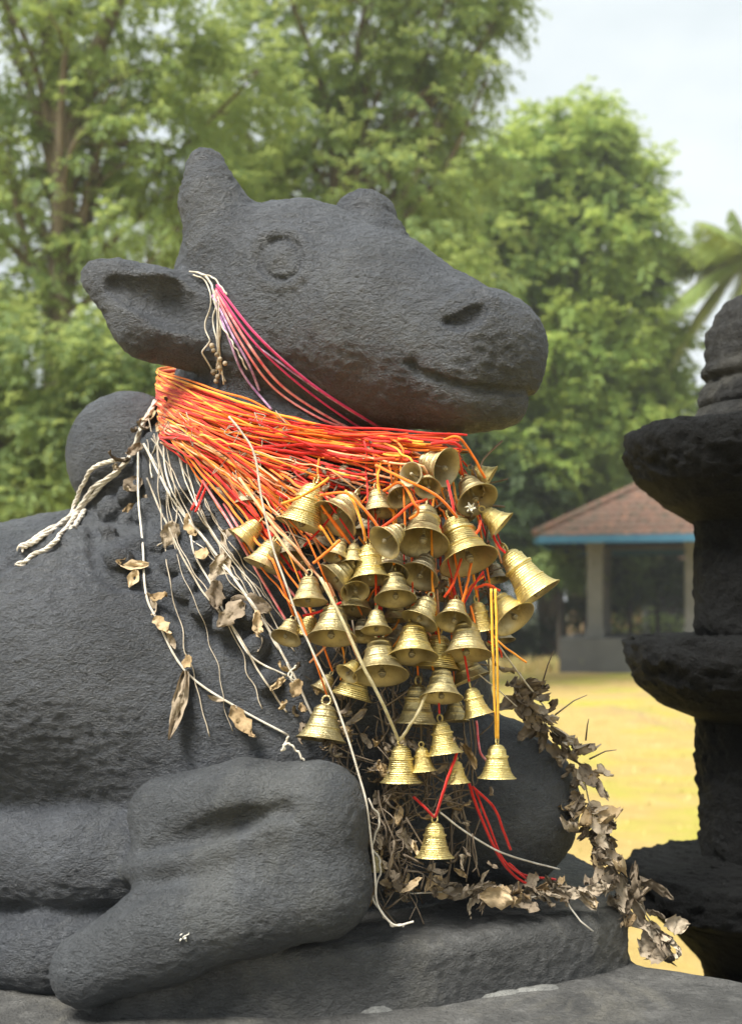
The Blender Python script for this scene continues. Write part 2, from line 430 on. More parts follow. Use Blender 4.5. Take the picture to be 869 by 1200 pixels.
def nets(D, lo, h):
    S = D < 0; c = np.zeros(np.array(S.shape)-1, np.uint8)
    sl = [slice(None, -1), slice(1, None)]
    for i in (0,1):
        for j in (0,1):
            for k in (0,1): c += S[sl[i], sl[j], sl[k]]
    A = np.argwhere((c > 0) & (c < 8)); ids = np.full(c.shape, -1, np.int32); ids[A[:,0],A[:,1],A[:,2]] = np.arange(len(A))
    acc = np.zeros((len(A), 3)); cnt = np.zeros(len(A))
    cs = [(i,j,k) for i in (0,1) for j in (0,1) for k in (0,1)]
    val = {q: D[A[:,0]+q[0], A[:,1]+q[1], A[:,2]+q[2]].astype(float) for q in cs}
    for a in cs:
        for x in range(3):
            if a[x] == 0:
                b = list(a); b[x] = 1; b = tuple(b); va, vb = val[a], val[b]; m = (va < 0) != (vb < 0)
                t = np.where(m, va/(va-vb+1e-12), 0); p = np.tile(np.array(a, float), (len(A), 1)); p[:, x] = t
                acc[m] += p[m]; cnt[m] += 1
    V = lo+h*(A+acc/cnt[:, None]); Q = []
    for x in range(3):
        y, z = (x+1) % 3, (x+2) % 3
        s0 = [slice(None)]*3; s1 = [slice(None)]*3; s0[x] = slice(None, -1); s1[x] = slice(1, None)
        E = np.argwhere(S[tuple(s0)] != S[tuple(s1)])
        E = E[(E[:, y] > 0) & (E[:, z] > 0) & (E[:, y] < S.shape[y]-1) & (E[:, z] < S.shape[z]-1)]
        ins = S[E[:,0], E[:,1], E[:,2]]
        def cell(dy, dz):
            e = E.copy(); e[:, y] -= dy; e[:, z] -= dz; return ids[e[:,0], e[:,1], e[:,2]]
        q = np.stack([cell(1,1), cell(0,1), cell(0,0), cell(1,0)], 1)
        q[~ins] = q[~ins][:, ::-1]; Q.append(q)
    Q = np.concatenate(Q); return V, Q[(Q >= 0).all(1)]

import time; T0=time.time()
D, lo, hh = build_sdf(); print('T sdf', time.time()-T0); V, Q = nets(D, lo, hh); del D
print('statue verts', len(V), time.time()-T0)
def vnorm(V):
    fn_ = np.cross(V[Q[:,2]]-V[Q[:,0]], V[Q[:,3]]-V[Q[:,1]]); VN = np.zeros_like(V)
    for a in range(3):
        for k in range(4): VN[:, a] += np.bincount(Q[:,k], fn_[:, a], len(V))
    return VN/(np.linalg.norm(VN, axis=1)[:, None]+1e-12)
N = vnorm(V)
if (sdf(V[:2000]+N[:2000]*.003)-sdf(V[:2000])).mean() < 0: Q = Q[:, ::-1].copy(); N = -N
dd, LB = sdf(V, True); V = V-N*np.clip(dd, -.003, .003)[:, None]
# real roughness of the carved surface
am = np.array([{'body':1.35,'hump':.9,'foreleg':.75,'base_slab':1.0,'head':1.2,'horn':1.6,'ear':1.0,'eye':.8}[g] for g in GR])[LB]
nz = np.array([mnoise.noise(Vector(v*34))*.0014+mnoise.noise(Vector((v[0]*95, v[1]*95, v[2]*150)))*.0018+mnoise.noise(Vector(v*11))*.0020 for v in V])
V = V+N*(nz*am)[:, None]
VN = vnorm(V)
print('T proj', time.time()-T0)
statue = tag(empty('bull_statue', (-.2, .15, 1.0)), 'large charcoal stone statue of a seated bull wearing bells and cords', 'statue')
SM = {'body':'stone','hump':'stone','foreleg':'stone_smooth','base_slab':'stone_base','head':'stone','horn':'stone','ear':'stone','eye':'stone'}
FL = LB[Q[:,0]]
org = np.array([-.2, .15, 1.0])
def part(name, faces, mat, parent):
    u, inv = np.unique(faces, return_inverse=True)
    return mesh_np(name, V[u]-org, inv.reshape(faces.shape), M[mat], parent, True, VN[u])
heado = None
for g in ('body','hump','base_slab','head'):
    f = Q[FL == GR.index(g)]
    if g == 'body':
        fc = V[f[:,0]]; part('body', f, SM[g], statue)
    elif g == 'head': heado = part('head', f, SM[g], statue)
    else: part(g, f, SM[g], statue)
def halves(g, test, la, lb, parent, name=None):
    f = Q[FL == GR.index(g)]; c = V[f].mean(1); m = test(c)
    for ff, l in ((f[m], la), (f[~m], lb)):
        if len(ff):
            o = part(name or g, ff, SM[g], parent)
            if l: o['label'] = l
halves('horn', lambda c: (c-HQ) @ HV < .03, None, None, heado)
halves('ear', lambda c: (c-HQ) @ HV < .03, None, None, heado)
halves('foreleg', lambda c: c[:,1] < -.03, 'near folded foreleg, worn smooth', None, statue)
f = Q[FL == GR.index('eye')]
if len(f): part('eye', f, 'stone', heado)


from mathutils.bvhtree import BVHTree
BVH = BVHTree.FromPolygons([tuple(v) for v in V.tolist()], [tuple(q) for q in Q.tolist()])
def surf(pix, off=0., **kw):
    out = []; hit = []; tt = []; o = Vector((0, -CAMT, CZ))
    for x, y in pix:
        d = Vector(((x-CX)/F, 1, (HY-y)/F)); L = d.length; r = BVH.ray_cast(o, d/L)
        if r[0] is None: t = 2.6; hit.append(False)
        else: t = r[3]/L; hit.append(True)
        tt.append(t); out.append(np.array([d.x*(t-off), (t-off)-CAMT, CZ+d.z*(t-off)]))
    return np.array(out), np.array(hit), np.array(tt)
print('T bvh', time.time()-T0)
# ------------------------------------------------------------------ platform
PL = np.array([(-1.7,-.62),(1.0,-.62),(1.05,-.28),(.70,-.205),(.50,-.118),(.42,-.078),(.36,-.045),(.40,.25),(.36,.75),(-.5,1.15),(-1.7,1.2)])
def rough_slab(name, poly, z0, z1, mat, seed, parent=None, amp=.006):
    # walls + top as a fine rounded grid: outline resampled, several height rings, top fan grid
    pts = []; n = len(poly)
    for i in range(n):
        a, b = poly[i], poly[(i+1) % n]; m = max(2, int(np.linalg.norm(b-a)/.02))
        for k in range(m): pts.append(a+(b-a)*k/m)
    pts = np.array(pts); c = pts.mean(0)
    for _ in range(6): pts = .25*np.roll(pts, 1, 0)+.5*pts+.25*np.roll(pts, -1, 0)
    rings = []
    for z, ins in [(z0, 0)]+[(z0+(z1-z0)*k/14, 0) for k in range(1, 14)]+[(z1-.012, .0), (z1-.004, .004), (z1, .012)]:
        rings.append((z, ins, 1.0))
    Vv = []
    for z, ins, s in rings:
        d = pts-c; L = np.linalg.norm(d, axis=1)[:, None]; q = c+d*(1-ins/L)
        for x, y in q: Vv.append((x, y, z))
    for s in np.linspace(.98, 0.02, 60):
        q = c+(pts-c)*(1-.012)*s
        for x, y in q: Vv.append((x, y, z1))
    Vv = np.array(Vv); m = len(pts); R = len(Vv)//m
    nn = np.array([mnoise.noise(Vector((v[0]*9+seed, v[1]*9, v[2]*9)))*amp+mnoise.noise(Vector((v[0]*45+seed, v[1]*45, v[2]*45)))*amp*.35 for v in Vv])
    d = Vv[:, :2]-c; d /= np.linalg.norm(d, axis=1)[:, None]+1e-6
    wall = np.arange(len(Vv)) < 17*m
    Vv[wall, :2] += d[wall]*nn[wall][:, None]; Vv[:, 2] += nn*.6*(Vv[:,2] > z0+.01)
    f = np.array([(i*m+k, i*m+(k+1) % m, (i+1)*m+(k+1) % m, (i+1)*m+k) for i in range(R-1) for k in range(m)])
    return mesh_np(name, Vv, f, M[mat], parent)
pl = rough_slab('stone_platform', PL, 0.0, 1.008, 'stone_plat', 3.1)
tag(pl, 'dusty grey stone platform beneath the seated bull statue', 'platform')

mo = MB()
for k in range(70):
    u = k/69; x = 430+u*215; y = 1190-u*33-2*math.sin(u*9); t = 1.378+u*.085
    w = .004+.006*max(0, mnoise.noise(Vector((u*9, 1, 0)))+.3); p = P(x, y, t)
    V0 = [(w*2.2*math.cos(a)*(1+.4*mnoise.noise(Vector((k, i, 0)))), w*1.2*math.sin(a), 0) for i, a in enumerate(np.linspace(0, 6.283, 9)[:-1])]
    b0 = [(p[0]+v[0], p[1]+v[1], 1.006) for v in V0]; t0 = [(p[0]+v[0]*.6, p[1]+v[1]*.6+.002, 1.006+w*.9) for v in V0]
    mo.add(b0+t0, [tuple(range(8, 16))]+[(i, (i+1) % 8, 8+(i+1) % 8, 8+i) for i in range(8)])
M['mortar'] = stone('grey_mortar', (.13,.13,.125), (.19,.19,.18), .004, .003, .8, .5)
mo.build('mortar', M['mortar'], pl)
# ------------------------------------------------------------------ oil lamp pillar
def lamp_pillar():
    t = 2.12; ax = P(892, 710, t); s = t/F
    root = tag(empty('stone_lamp_pillar', (ax[0], ax[1], 0)), 'soot black tiered stone oil lamp pillar beside the bull statue', 'lamp pillar')
    def Z(py): return CZ+(HY-py)*s
    def piece(name, prof, seed, mat='stone_oil', amp=.008, n=200):
        # prof: (radius px, py) bottom to top, resampled finely
        q = []
        for (r0, y0), (r1, y1) in zip(prof[:-1], prof[1:]):
            m = max(1, int(math.hypot(r1-r0, y1-y0)/2.5))
            for k in range(m): q.append((r0+(r1-r0)*k/m, y0+(y1-y0)*k/m))
        q.append(prof[-1]); Vv = []
        q2 = [q[0]]+[((q[i-1][0]+2*q[i][0]+q[i+1][0])/4, (q[i-1][1]+2*q[i][1]+q[i+1][1])/4) for i in range(1, len(q)-1)]+[q[-1]]
        for r, y in q2:
            for k in range(n):
                a = 2*math.pi*k/n; p = Vector((r*s*math.cos(a), r*s*math.sin(a), Z(y)))
                w = mnoise.noise(p*9+Vector((seed,0,0)))*amp+mnoise.noise(p*30+Vector((seed,0,0)))*amp*.7+mnoise.noise(p*80)*amp*.55+max(0, mnoise.noise(p*22+Vector((9,seed,0)))-.25)*-amp*2.2
                rr = max(0, r*s+w) if r > 2 else r*s
                Vv.append((rr*math.cos(a), rr*math.sin(a), p.z+w*.4))
        m = len(q2); f = np.array([(i*n+k, i*n+(k+1) % n, (i+1)*n+(k+1) % n, (i+1)*n+k) for i in range(m-1) for k in range(n)])
        return mesh_np(name, Vv, f, M[mat], root)
    piece('base', [(230, 1660), (230, 1500), (150, 1470), (120, 1300), (62, 1180), (66, 1140), (80, 1116), (104, 1090), (130, 1068)], 1)
    piece('lamp_tray', [(60, 1078), (128, 1068), (154, 1056), (160, 1030), (154, 1014), (110, 1007), (60, 1002)], 2, amp=.014)
    piece('shaft', [(66, 1012), (70, 985), (72, 940), (74, 860), (72, 830)], 3, amp=.009)
    piece('lamp_tray', [(60, 848), (76, 842), (112, 828), (146, 800), (161, 770), (160, 752), (150, 746), (80, 744), (60, 744)], 4, amp=.013)
    piece('shaft', [(70, 752), (76, 735), (77, 640), (79, 612), (80, 600)], 5, amp=.009)
    piece('lamp_tray', [(60, 618), (82, 611), (112, 592), (140, 566), (158, 535), (161, 520), (157, 510), (146, 504), (80, 500), (50, 500)], 6, amp=.011)
    piece('collar', [(60, 502), (77, 499), (78, 490), (74, 484), (72, 478)], 8, 'stone_oil_top', amp=.003)
    piece('finial', [(64, 484), (71, 470), (68, 455), (60, 446), (66, 440), (67, 432), (60, 426), (62, 415), (63, 395), (57, 375), (44, 357), (26, 347), (8, 343), (0, 343)], 7, 'stone_oil_top', amp=.006)
lamp_pillar()

print('T pillar', time.time()-T0)
# ------------------------------------------------------------------ bells
# mouth x, mouth y, width px, direction deg (90 = down, 0 = right), openness, layer, finish, style, label
BL = [
(257,566,26,120,.0,2,'c','s','small dull bell half hidden, top leftmost of the cluster'),
(261,584,29,130,.1,1,'c','s','small dull bell tilted left, beneath the top leftmost bell'),
(290,591,28,85,.3,1,'c','s','dull brown bell beside the two top leftmost bells'),
(331,576,27,92,.08,2,'c','s','dull bell framed by red and orange cords, upper left of cluster'),
(352,616,51,109,.15,0,'a','t','big bright yellow bell at upper left of the cluster, crown knotted with cord'),
(392,609,50,130,.5,0,'b','s','round mouthed bell facing left, right beside the big upper left bell'),
(444,602,34,85,.35,1,'b','s','brass bell under looping orange cord, top middle of cluster'),
(283,634,36,132,.1,0,'a','s','bright yellow bell tilted left, on left edge of cluster'),
(307,664,40,115,.15,0,'b','s','flared bell just below the bright left edge bell'),
(339,653,29,85,.4,1,'c','s','grey brown bell between left edge bells and big upper bell'),
(358,643,18,60,.3,2,'c','s','tiny dull bell tucked under the big upper left bell'),
(375,643,25,100,.3,2,'c','s','dull bell in shadow below the round mouthed bell'),
(393,655,29,110,.4,0,'b','s','small bell with visible clapper crossed by an orange cord'),
(414,660,24,92,.3,0,'b','t','small slim upright bell left of cluster centre'),
(434,680,43,86,.3,0,'a','t','golden conical bell with long clapper at cluster centre'),
(450,636,40,140,.6,-1,'b','s','bell facing left with open mouth, left of the large ringed bell'),
(391,680,40,140,.25,0,'b','s','broad bell tilted left, left of the golden centre bell'),
(362,706,38,90,.25,0,'b','s','dull flared bell hanging from a pale peach cord'),
(416,694,29,80,.75,0,'a','s','bell showing its rust orange inside below the golden centre bell'),
(437,697,20,70,.6,2,'c','s','small grey bell mouth behind the rust orange one'),
(415,716,36,95,.3,1,'b','s','wide brown bell under the rust orange one'),
(447,672,26,95,.2,1,'b','s','narrow bell wedged right of the golden centre bell'),
(459,671,34,100,.6,0,'c','s','open mouthed bell wedged left of the two stacked centre bells'),
(463,702,42,88,.45,0,'b','s','wide shallow bell in the middle of the cluster'),
(389,748,50,93,.35,0,'b','s','large olive brass bell crossed by white thread, lower left'),
(335,748,31,110,.5,0,'b','s','bell with yellow knot inside its mouth, far left middle'),
(357,745,28,110,.0,1,'a','s','pale bell behind the yellow knot bell'),
(441,739,31,90,.35,0,'b','s','small upright ribbed bell above the largest lower left bell'),
(424,746,26,95,.5,1,'c','s','small dark bell with orange petals in its mouth'),
(446,792,56,88,.4,0,'b','s','largest wide mouthed bell in the lower left, clapper showing'),
(406,790,25,130,.5,0,'a','s','small tilted bell with an orange inside, on top of another'),
(411,817,40,106,.0,1,'a','s','flared golden bell beneath the small tilted one'),
(377,810,24,118,.1,1,'b','s','small pale bell above the lowest left bell'),
(376,867,53,98,.08,0,'b','s','matte brass bell resting on dried stalks, lowest at left'),
(484,770,50,90,.35,0,'a','s','shiny ringed bell right of the largest lower left bell'),
(491,728,39,115,.4,0,'b','s','bell leaning left in the lower middle, above the shiny ringed one'),
(531,729,37,98,.6,0,'b','s','ribbed bell with an open mouth, middle of lower right'),
(564,740,32,80,.0,1,'a','t','tall ribbed bell beside the yellow double cord'),
(603,726,46,50,.45,0,'a','s','golden bell opening right, under the rightmost bell'),
(630,697,51,55,.12,0,'a','x','rightmost large golden bell sticking out over the tree'),
(549,658,60,70,.45,0,'a','t','largest golden bell with double rings, right of centre'),
(495,637,53,95,.6,0,'b','t','large bell with its ringed clapper hanging out, centre right'),
(491,676,40,115,.65,0,'c','s','grey brown open bell directly under the hanging clapper'),
(523,548,40,15,.62,0,'b','t','bell lying on its side facing right under the chin'),
(481,556,27,200,.85,-1,'c','s','small round bell mouth facing out, left of side lying bell'),
(501,572,28,90,.85,-1,'b','s','small bell facing straight out below the side lying bell'),
(468,583,27,60,.75,0,'c','s','small bell with a pale inside, above the left facing bell'),
(559,586,43,60,.65,0,'b','s','wide bell with a white flower in its mouth, upper right'),
(574,561,27,30,.1,1,'a','s','small bell turned right with a chipped rim, top right'),
(588,616,33,40,.1,0,'a','s','golden bell pointing right, below the white flower bell'),
(433,540,20,92,.05,2,'c','s','tiny dull bell lying among red cords under the jaw'),
(535,530,24,90,.1,2,'c','s','small dark bell tied with red ribbon, topmost under the chin'),
(511,783,44,95,.08,1,'a','s','bright ribbed bell partly behind the shiny ringed bell'),
(517,818,43,90,.3,0,'b','s','ribbed bronze bell in the lower middle row'),
(547,768,50,88,.3,0,'b','s','broad olive bell left of the yellow double cord'),
(552,796,37,68,.08,1,'b','s','slanting bell under the broad olive bell'),
(560,839,33,75,.0,0,'a','t','conical bell hanging beside the lower yellow cord'),
(488,848,42,92,.0,1,'b','t','ribbed bell above the pair of lowest middle bells'),
(521,884,40,82,.0,0,'a','t','stepped golden bell right above a smaller low bell'),
(470,917,45,90,-.06,0,'a','t','shiny bell on two straw coloured cords, low centre'),
(496,904,26,85,-.05,1,'a','t','slim bell squeezed beside the straw cord bell'),
(536,918,24,85,-.05,1,'a','t','small bell behind the red cord, low centre'),
(582,912,41,90,-.06,0,'a','t','shiny bell hanging alone from the yellow double cord'),
(509,1005,42,90,-.08,0,'a','t','lowest bell, hanging alone from a red cord'),
(441,1022,18,90,-.05,1,'b','t','tiny low bell behind white thread by the foreleg'),
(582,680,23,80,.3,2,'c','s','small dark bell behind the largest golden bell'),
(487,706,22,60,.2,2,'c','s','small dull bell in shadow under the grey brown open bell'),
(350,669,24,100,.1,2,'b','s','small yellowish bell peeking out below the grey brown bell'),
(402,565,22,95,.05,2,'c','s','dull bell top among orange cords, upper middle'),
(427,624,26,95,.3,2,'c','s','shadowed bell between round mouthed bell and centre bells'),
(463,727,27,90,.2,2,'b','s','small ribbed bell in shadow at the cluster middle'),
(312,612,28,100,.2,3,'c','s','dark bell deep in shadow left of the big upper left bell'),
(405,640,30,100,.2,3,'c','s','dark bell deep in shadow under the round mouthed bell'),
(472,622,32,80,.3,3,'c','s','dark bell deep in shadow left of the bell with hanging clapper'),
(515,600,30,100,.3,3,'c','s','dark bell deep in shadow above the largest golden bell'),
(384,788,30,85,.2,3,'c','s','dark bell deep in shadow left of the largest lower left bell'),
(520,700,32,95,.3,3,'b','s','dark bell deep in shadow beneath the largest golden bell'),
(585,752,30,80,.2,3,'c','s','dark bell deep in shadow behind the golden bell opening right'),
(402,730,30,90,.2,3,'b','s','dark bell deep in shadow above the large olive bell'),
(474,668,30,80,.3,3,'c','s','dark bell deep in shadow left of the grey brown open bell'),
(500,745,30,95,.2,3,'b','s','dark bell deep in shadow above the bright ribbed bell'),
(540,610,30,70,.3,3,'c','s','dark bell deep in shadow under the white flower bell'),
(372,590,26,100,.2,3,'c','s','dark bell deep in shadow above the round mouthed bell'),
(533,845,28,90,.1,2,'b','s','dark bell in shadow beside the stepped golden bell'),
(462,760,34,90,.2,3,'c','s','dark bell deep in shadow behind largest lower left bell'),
]
def bell_mesh(style):
    L = {'s': .70, 't': .86, 'x': 1.04}[style]
    # outer profile from crown to lip, radius vs fraction; stepped rings
    if style == 's':
        o = [(0,1.0),(.05,1.0),(.11,.985),(.165,.955),(.19,.915),(.20,.88),(.225,.87),(.23,.84),(.22,.825),(.235,.77),(.252,.70),(.272,.685),(.275,.66),(.264,.645),(.28,.56),(.30,.46),(.322,.38),(.343,.365),(.346,.34),(.338,.33),(.37,.23),(.415,.13),(.455,.06),(.492,.016),(.503,-.004),(.496,-.014)]
    else:
        o = [(0,1.0),(.05,1.0),(.11,.98),(.165,.945),(.19,.90),(.195,.87),(.225,.855),(.232,.83),(.228,.80),(.238,.74),(.248,.68),(.296,.66),(.303,.635),(.295,.61),(.268,.595),(.283,.50),(.302,.40),(.318,.32),(.342,.31),(.345,.285),(.337,.275),(.372,.17),(.42,.08),(.465,.028),(.496,.008),(.504,-.006),(.496,-.014)]
    i_ = [(.47,.0),(.42,.06),(.37,.15),(.325,.28),(.285,.45),(.25,.62),(.21,.78),(.13,.88),(0,.90)]
    prof = [(r, -L*(1-z)) for r, z in o+i_]
    bm = MB().lathe(prof, 40)
    lp = MB()
    lp.tube([(0.088*math.cos(a)*1.0, 0, .085+.095*math.sin(a)) for a in np.linspace(0, 2*math.pi, 15)[:-1]], .026, 7, True)
    cl = MB(); cl.tube([(0,0,-L*.12),(0.02,0,-L*.6),(.03,0,-L*.9)], [.026,.028,.036], 8)
    cl.lathe([(0.0,-L*.80),(.04,-L*.82),(.075,-L*.90),(.075,-L*.95),(.04,-L*1.02),(0,-L*1.03)], 10, Matrix.Translation((.03,0,0)))
    return bm, lp, cl, L
cache = {}
def get_bell(style, fin):
    if (style, fin) not in cache:
        bm, lp, cl, L = bell_mesh(style)
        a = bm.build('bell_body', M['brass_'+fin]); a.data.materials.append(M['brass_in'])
        npro = len(bm.f)//40; a.data.polygons.foreach_set('material_index', [0 if i//40 < npro-9 else 1 for i in range(len(bm.f))])
        b = lp.build('loop', M['brass_'+fin]); c_ = cl.build('clapper', M['clap'])
        cache[(style, fin)] = (a, b, c_, L, True)
    return cache[(style, fin)]
CROWNS = []
for (mx, my, w, dg, op, lay, fin, st, lab) in BL:
    a, b, c_, L, _ = get_bell(st, fin)
    t = 1.425+.07*((mx-455)/180)**2+lay*.034-(.012 if my > 700 else 0)+(.01 if my < 600 else 0)
    if my > 850 and mx > 430: t = 1.435
    if mx > 590: t = 1.46
    d = np.array([(mx-CX)/F, 1, (HY-my)/F]); d /= np.linalg.norm(d)
    right = np.cross(d, [0,0,1.]); right /= np.linalg.norm(right); up = np.cross(right, d)
    ph = math.radians(dg); cc = math.sqrt(1-op*op)
    axis = cc*(math.cos(ph)*right-math.sin(ph)*up)-op*d; axis /= np.linalg.norm(axis)
    W = w*(1.19 if lay == 0 and my < 840 else 1.27 if lay > 0 else 1.12)*t/F; mouth = P(mx, my, t); crown = mouth-axis*L*W
    z = -toV(axis); q = z.to_track_quat('Z', 'Y')
    root = bpy.data.objects.new('brass_bell', None); col.objects.link(root); root.empty_display_size = .5
    root.location = toV(crown); root.rotation_mode = 'QUATERNION'
    root.rotation_quaternion = q @ Matrix.Rotation(random.uniform(0, 6.28), 4, 'Z').to_quaternion(); root.scale = (W, W, W)
    tag(root, lab, 'bell', 'brass bells hung on the statue')
    used = cache[(st, fin)][4]
    for src in (a, b, c_):
        o = src if used else src.copy()
        if not used: col.objects.link(o)
        o.parent = root
    cache[(st, fin)] = (a, b, c_, L, False)
    CROWNS.append((mx, my, w, crown-axis*W*.17, t, lay))

# ------------------------------------------------------------------ cords
def rope(pts, r, label, wob):
    q = spline(pts, 120); m = len(q); sd = random.random()*50; mb = MB()
    q = [p+np.array([mnoise.noise(Vector((i*.09+sd, 0, 0))), 0, mnoise.noise(Vector((0, 0, i*.09+sd)))])*.003 for i, p in enumerate(q)]
    for st in range(3):
        v = []
        for i, p in enumerate(q):
            d = q[min(m-1, i+1)]-q[max(0, i-1)]; d /= np.linalg.norm(d)+1e-9; e = np.cross(d, [0, 1., 0]); e /= np.linalg.norm(e)+1e-9; g = np.cross(d, e); a = i*.42+st*2.094
            fr = 1+2.2*max(0, (i-m+9)/9); v.append(p+(e*math.cos(a)+g*math.sin(a))*r*.52*fr)
        mb.tube(v, [r*.58]*(m-4)+[r*.5, r*.4, r*.28, r*.15], 6)
    o = mb.build('rope', M['c_white']); tag(o, label, 'rope', RG); return o
def cord(name, pts, r, mat, label, cat='cord', group=None, n=36, nseg=5, wob=.0, parent=None):
    q = spline(pts, n) if len(pts) > 2 else [np.asarray(pts[0])+(np.asarray(pts[1])-np.asarray(pts[0]))*k/8 for k in range(9)]
    if wob:
        sd = random.random()*50
        q = [p+np.array([mnoise.noise(Vector((i*.2+sd, 0, 0))), mnoise.noise(Vector((0, i*.2+sd, 0))), mnoise.noise(Vector((0, 0, i*.2+sd)))])*wob for i, p in enumerate(q)]
    o = MB().tube(q, r, nseg).build(name, M[mat], parent)
    if parent is None: tag(o, label, cat, group)
    return o
def drape(pix, off=.003, tmax=None, n=None):
    """3D path that lies on the statue along this pixel polyline"""
    if n: pix = spl2(pix, n)
    q, h, t = surf(pix); tt = t.copy()
    if (~h).any():
        good = np.where(h)[0]
        for i in np.where(~h)[0]:
            tt[i] = tt[good[np.argmin(np.abs(good-i))]] if len(good) else 1.6
    # taut string: never dips into hollows -> running minimum-ish smoothing
    if tmax is not None: tt = np.minimum(tt, tmax)
    s = tt.copy()
    for _ in range(3): s = np.minimum(s, np.convolve(np.pad(s, 1, 'edge'), [.25,.5,.25], 'valid'))
    return [P(x, y, a-off) for (x, y), a in zip(pix, s)]

NB = 'cords bundled around the neck'
cols = {'c_orange': 'bright orange cord in the neck bundle, running from behind the ear to the bells',
        'c_amber': 'amber yellow cord in the neck bundle, running from behind the ear to the bells',
        'c_red': 'deep red cord in the neck bundle, running from behind the ear to the bells',
        'c_vermilion': 'vermilion cord in the neck bundle, running from behind the ear to the bells',
        'c_peach': 'sun faded peach cord in the neck bundle, running from behind the ear to the bells'}
jobs = []
for i, (mx, my, w, cr, t, lay) in enumerate(CROWNS):
    if my > 900 or mx > 640: continue
    jobs.append((mx, my, cr, t, lay))
allp = []
def neck_path(sy, mids, endp):
    a = [P(214, sy-2, 1.92), P(190, sy, 1.80)]
    return a
ncord = 0
def bundle(sy, pix, tend, endp, colr, rad, drop=0):
    # sy: height at which the cord comes round the neck on the left
    sx = 190+max(0, sy-470)*.05-random.uniform(0, 5)
    pts = [(sx, sy)]+pix
    d2 = spl2(pts, 26)
    q, h, t = surf(d2); m = len(d2); out = []
    tl = np.linspace(0, 1, m); t = np.where(h, t, 1.8)
    lift = np.array([random.uniform(.004, .038)]*m)
    tt = np.minimum(t-lift, (t[0]-.004)*(1-tl**.7)+tend*tl**.7)
    for k in range(3): tt[1:-1] = np.minimum(tt[1:-1], .5*(tt[:-2]+tt[2:]))
    if drop:
        for k in range(m):
            f = max(0, (d2[k][1]-drop)/25); tt[k] += min(1, f)*.045
    out = [P(sx+26, sy-6, tt[0]+.16), P(sx+2, sy-3, tt[0]+.06)]+[P(x, y, a) for (x, y), a in zip(d2, tt)]
    if endp is not None: out.append(endp)
    cord('neck_cord', out, rad, colr, cols[colr], 'cord', NB, n=len(out)*2, nseg=6, wob=.0034)
random.seed(11)
for i, (mx, my, cr, t, lay) in enumerate(jobs):
    u = random.random()
    cpx = CX+cr[0]/(cr[1]+CAMT)*F; cpy = HY-(cr[2]-CZ)/(cr[1]+CAMT)*F
    if mx < 340: sy = random.uniform(470, 505)
    elif mx < 430: sy = random.uniform(455, 498)
    else: sy = random.uniform(440, 478)
    if mx < 430:
        pix = [(190+(cpx-190)*.5+random.uniform(-8,8), sy+(cpy-sy)*.42+random.uniform(-6,4))]
        if cpy > 560: pix.append((190+(cpx-190)*.85, min(cpy-25, sy+(cpy-sy)*.72)))
    else:
        yk = random.uniform(516, 548); xk = min(cpx-4, random.uniform(450, 535))
        pix = [(290, sy+(yk-sy)*.52+random.uniform(-8, 10)), (400, sy+(yk-sy)*.86+random.uniform(-7, 8)), (xk, yk)]
        if cpy > yk+30: pix.append((xk+(cpx-xk)*.7, yk+(cpy-yk)*.45))
    colr = random.choices(['c_orange','c_amber','c_red','c_vermilion','c_peach'], [5,4,3,3, 3 if sy > 470 else .6])[0]
    bundle(sy, pix, t+.004, cr, colr, random.uniform(.0010, .0019), (yk+6) if mx >= 430 else 0)
for i in range(46):
    sy = 438+i*.75+random.uniform(-4, 10); yk = random.uniform(508, 552); xk = random.uniform(455, 548)
    if xk > 520: yk = min(yk, 528)
    pix = [(290+random.uniform(-20, 20), sy+(yk-sy)*.50+random.uniform(-9, 10)), (390+random.uniform(-20, 20), sy+(yk-sy)*.86+random.uniform(-8, 8)), (xk, yk)]
    colr = random.choices(['c_orange','c_amber','c_red','c_vermilion','c_peach'], [5,4,4,3.5,.8])[0]
    bundle(sy, pix, 1.455+random.uniform(-.01,.02), None, colr, random.uniform(.0010, .0020))
for i in range(30):
    sy = random.uniform(462, 520); ex = random.uniform(300, 400); ey = random.uniform(560, 640)
    pix = [(190+(ex-190)*.5, sy+(ey-sy)*.45+random.uniform(-6,6)), (ex, ey)]
    colr = random.choices(['c_orange','c_amber','c_red','c_vermilion','c_peach'], [3,1.5,3,2,5])[0]
    bundle(sy, pix, 1.49, None, colr, random.uniform(.0012, .0019))
for i in range(44):
    sy = 442+i*1.5+random.uniform(-6, 6); ex = random.uniform(350, 500); ey = random.uniform(545, 625)-(ex-350)*.2
    pix = [(190+(ex-190)*.35, sy+(ey-sy)*.48+random.uniform(-8,6)), (190+(ex-190)*.7, sy+(ey-sy)*.80+random.uniform(-6,6)), (ex, ey)]
    colr = random.choices(['c_orange','c_amber','c_red','c_vermilion','c_peach'], [4,2.5,4.5,3.5,1])[0]
    bundle(sy, pix, 1.475+random.uniform(-.015,.02), None, colr, random.uniform(.0010, .0020))
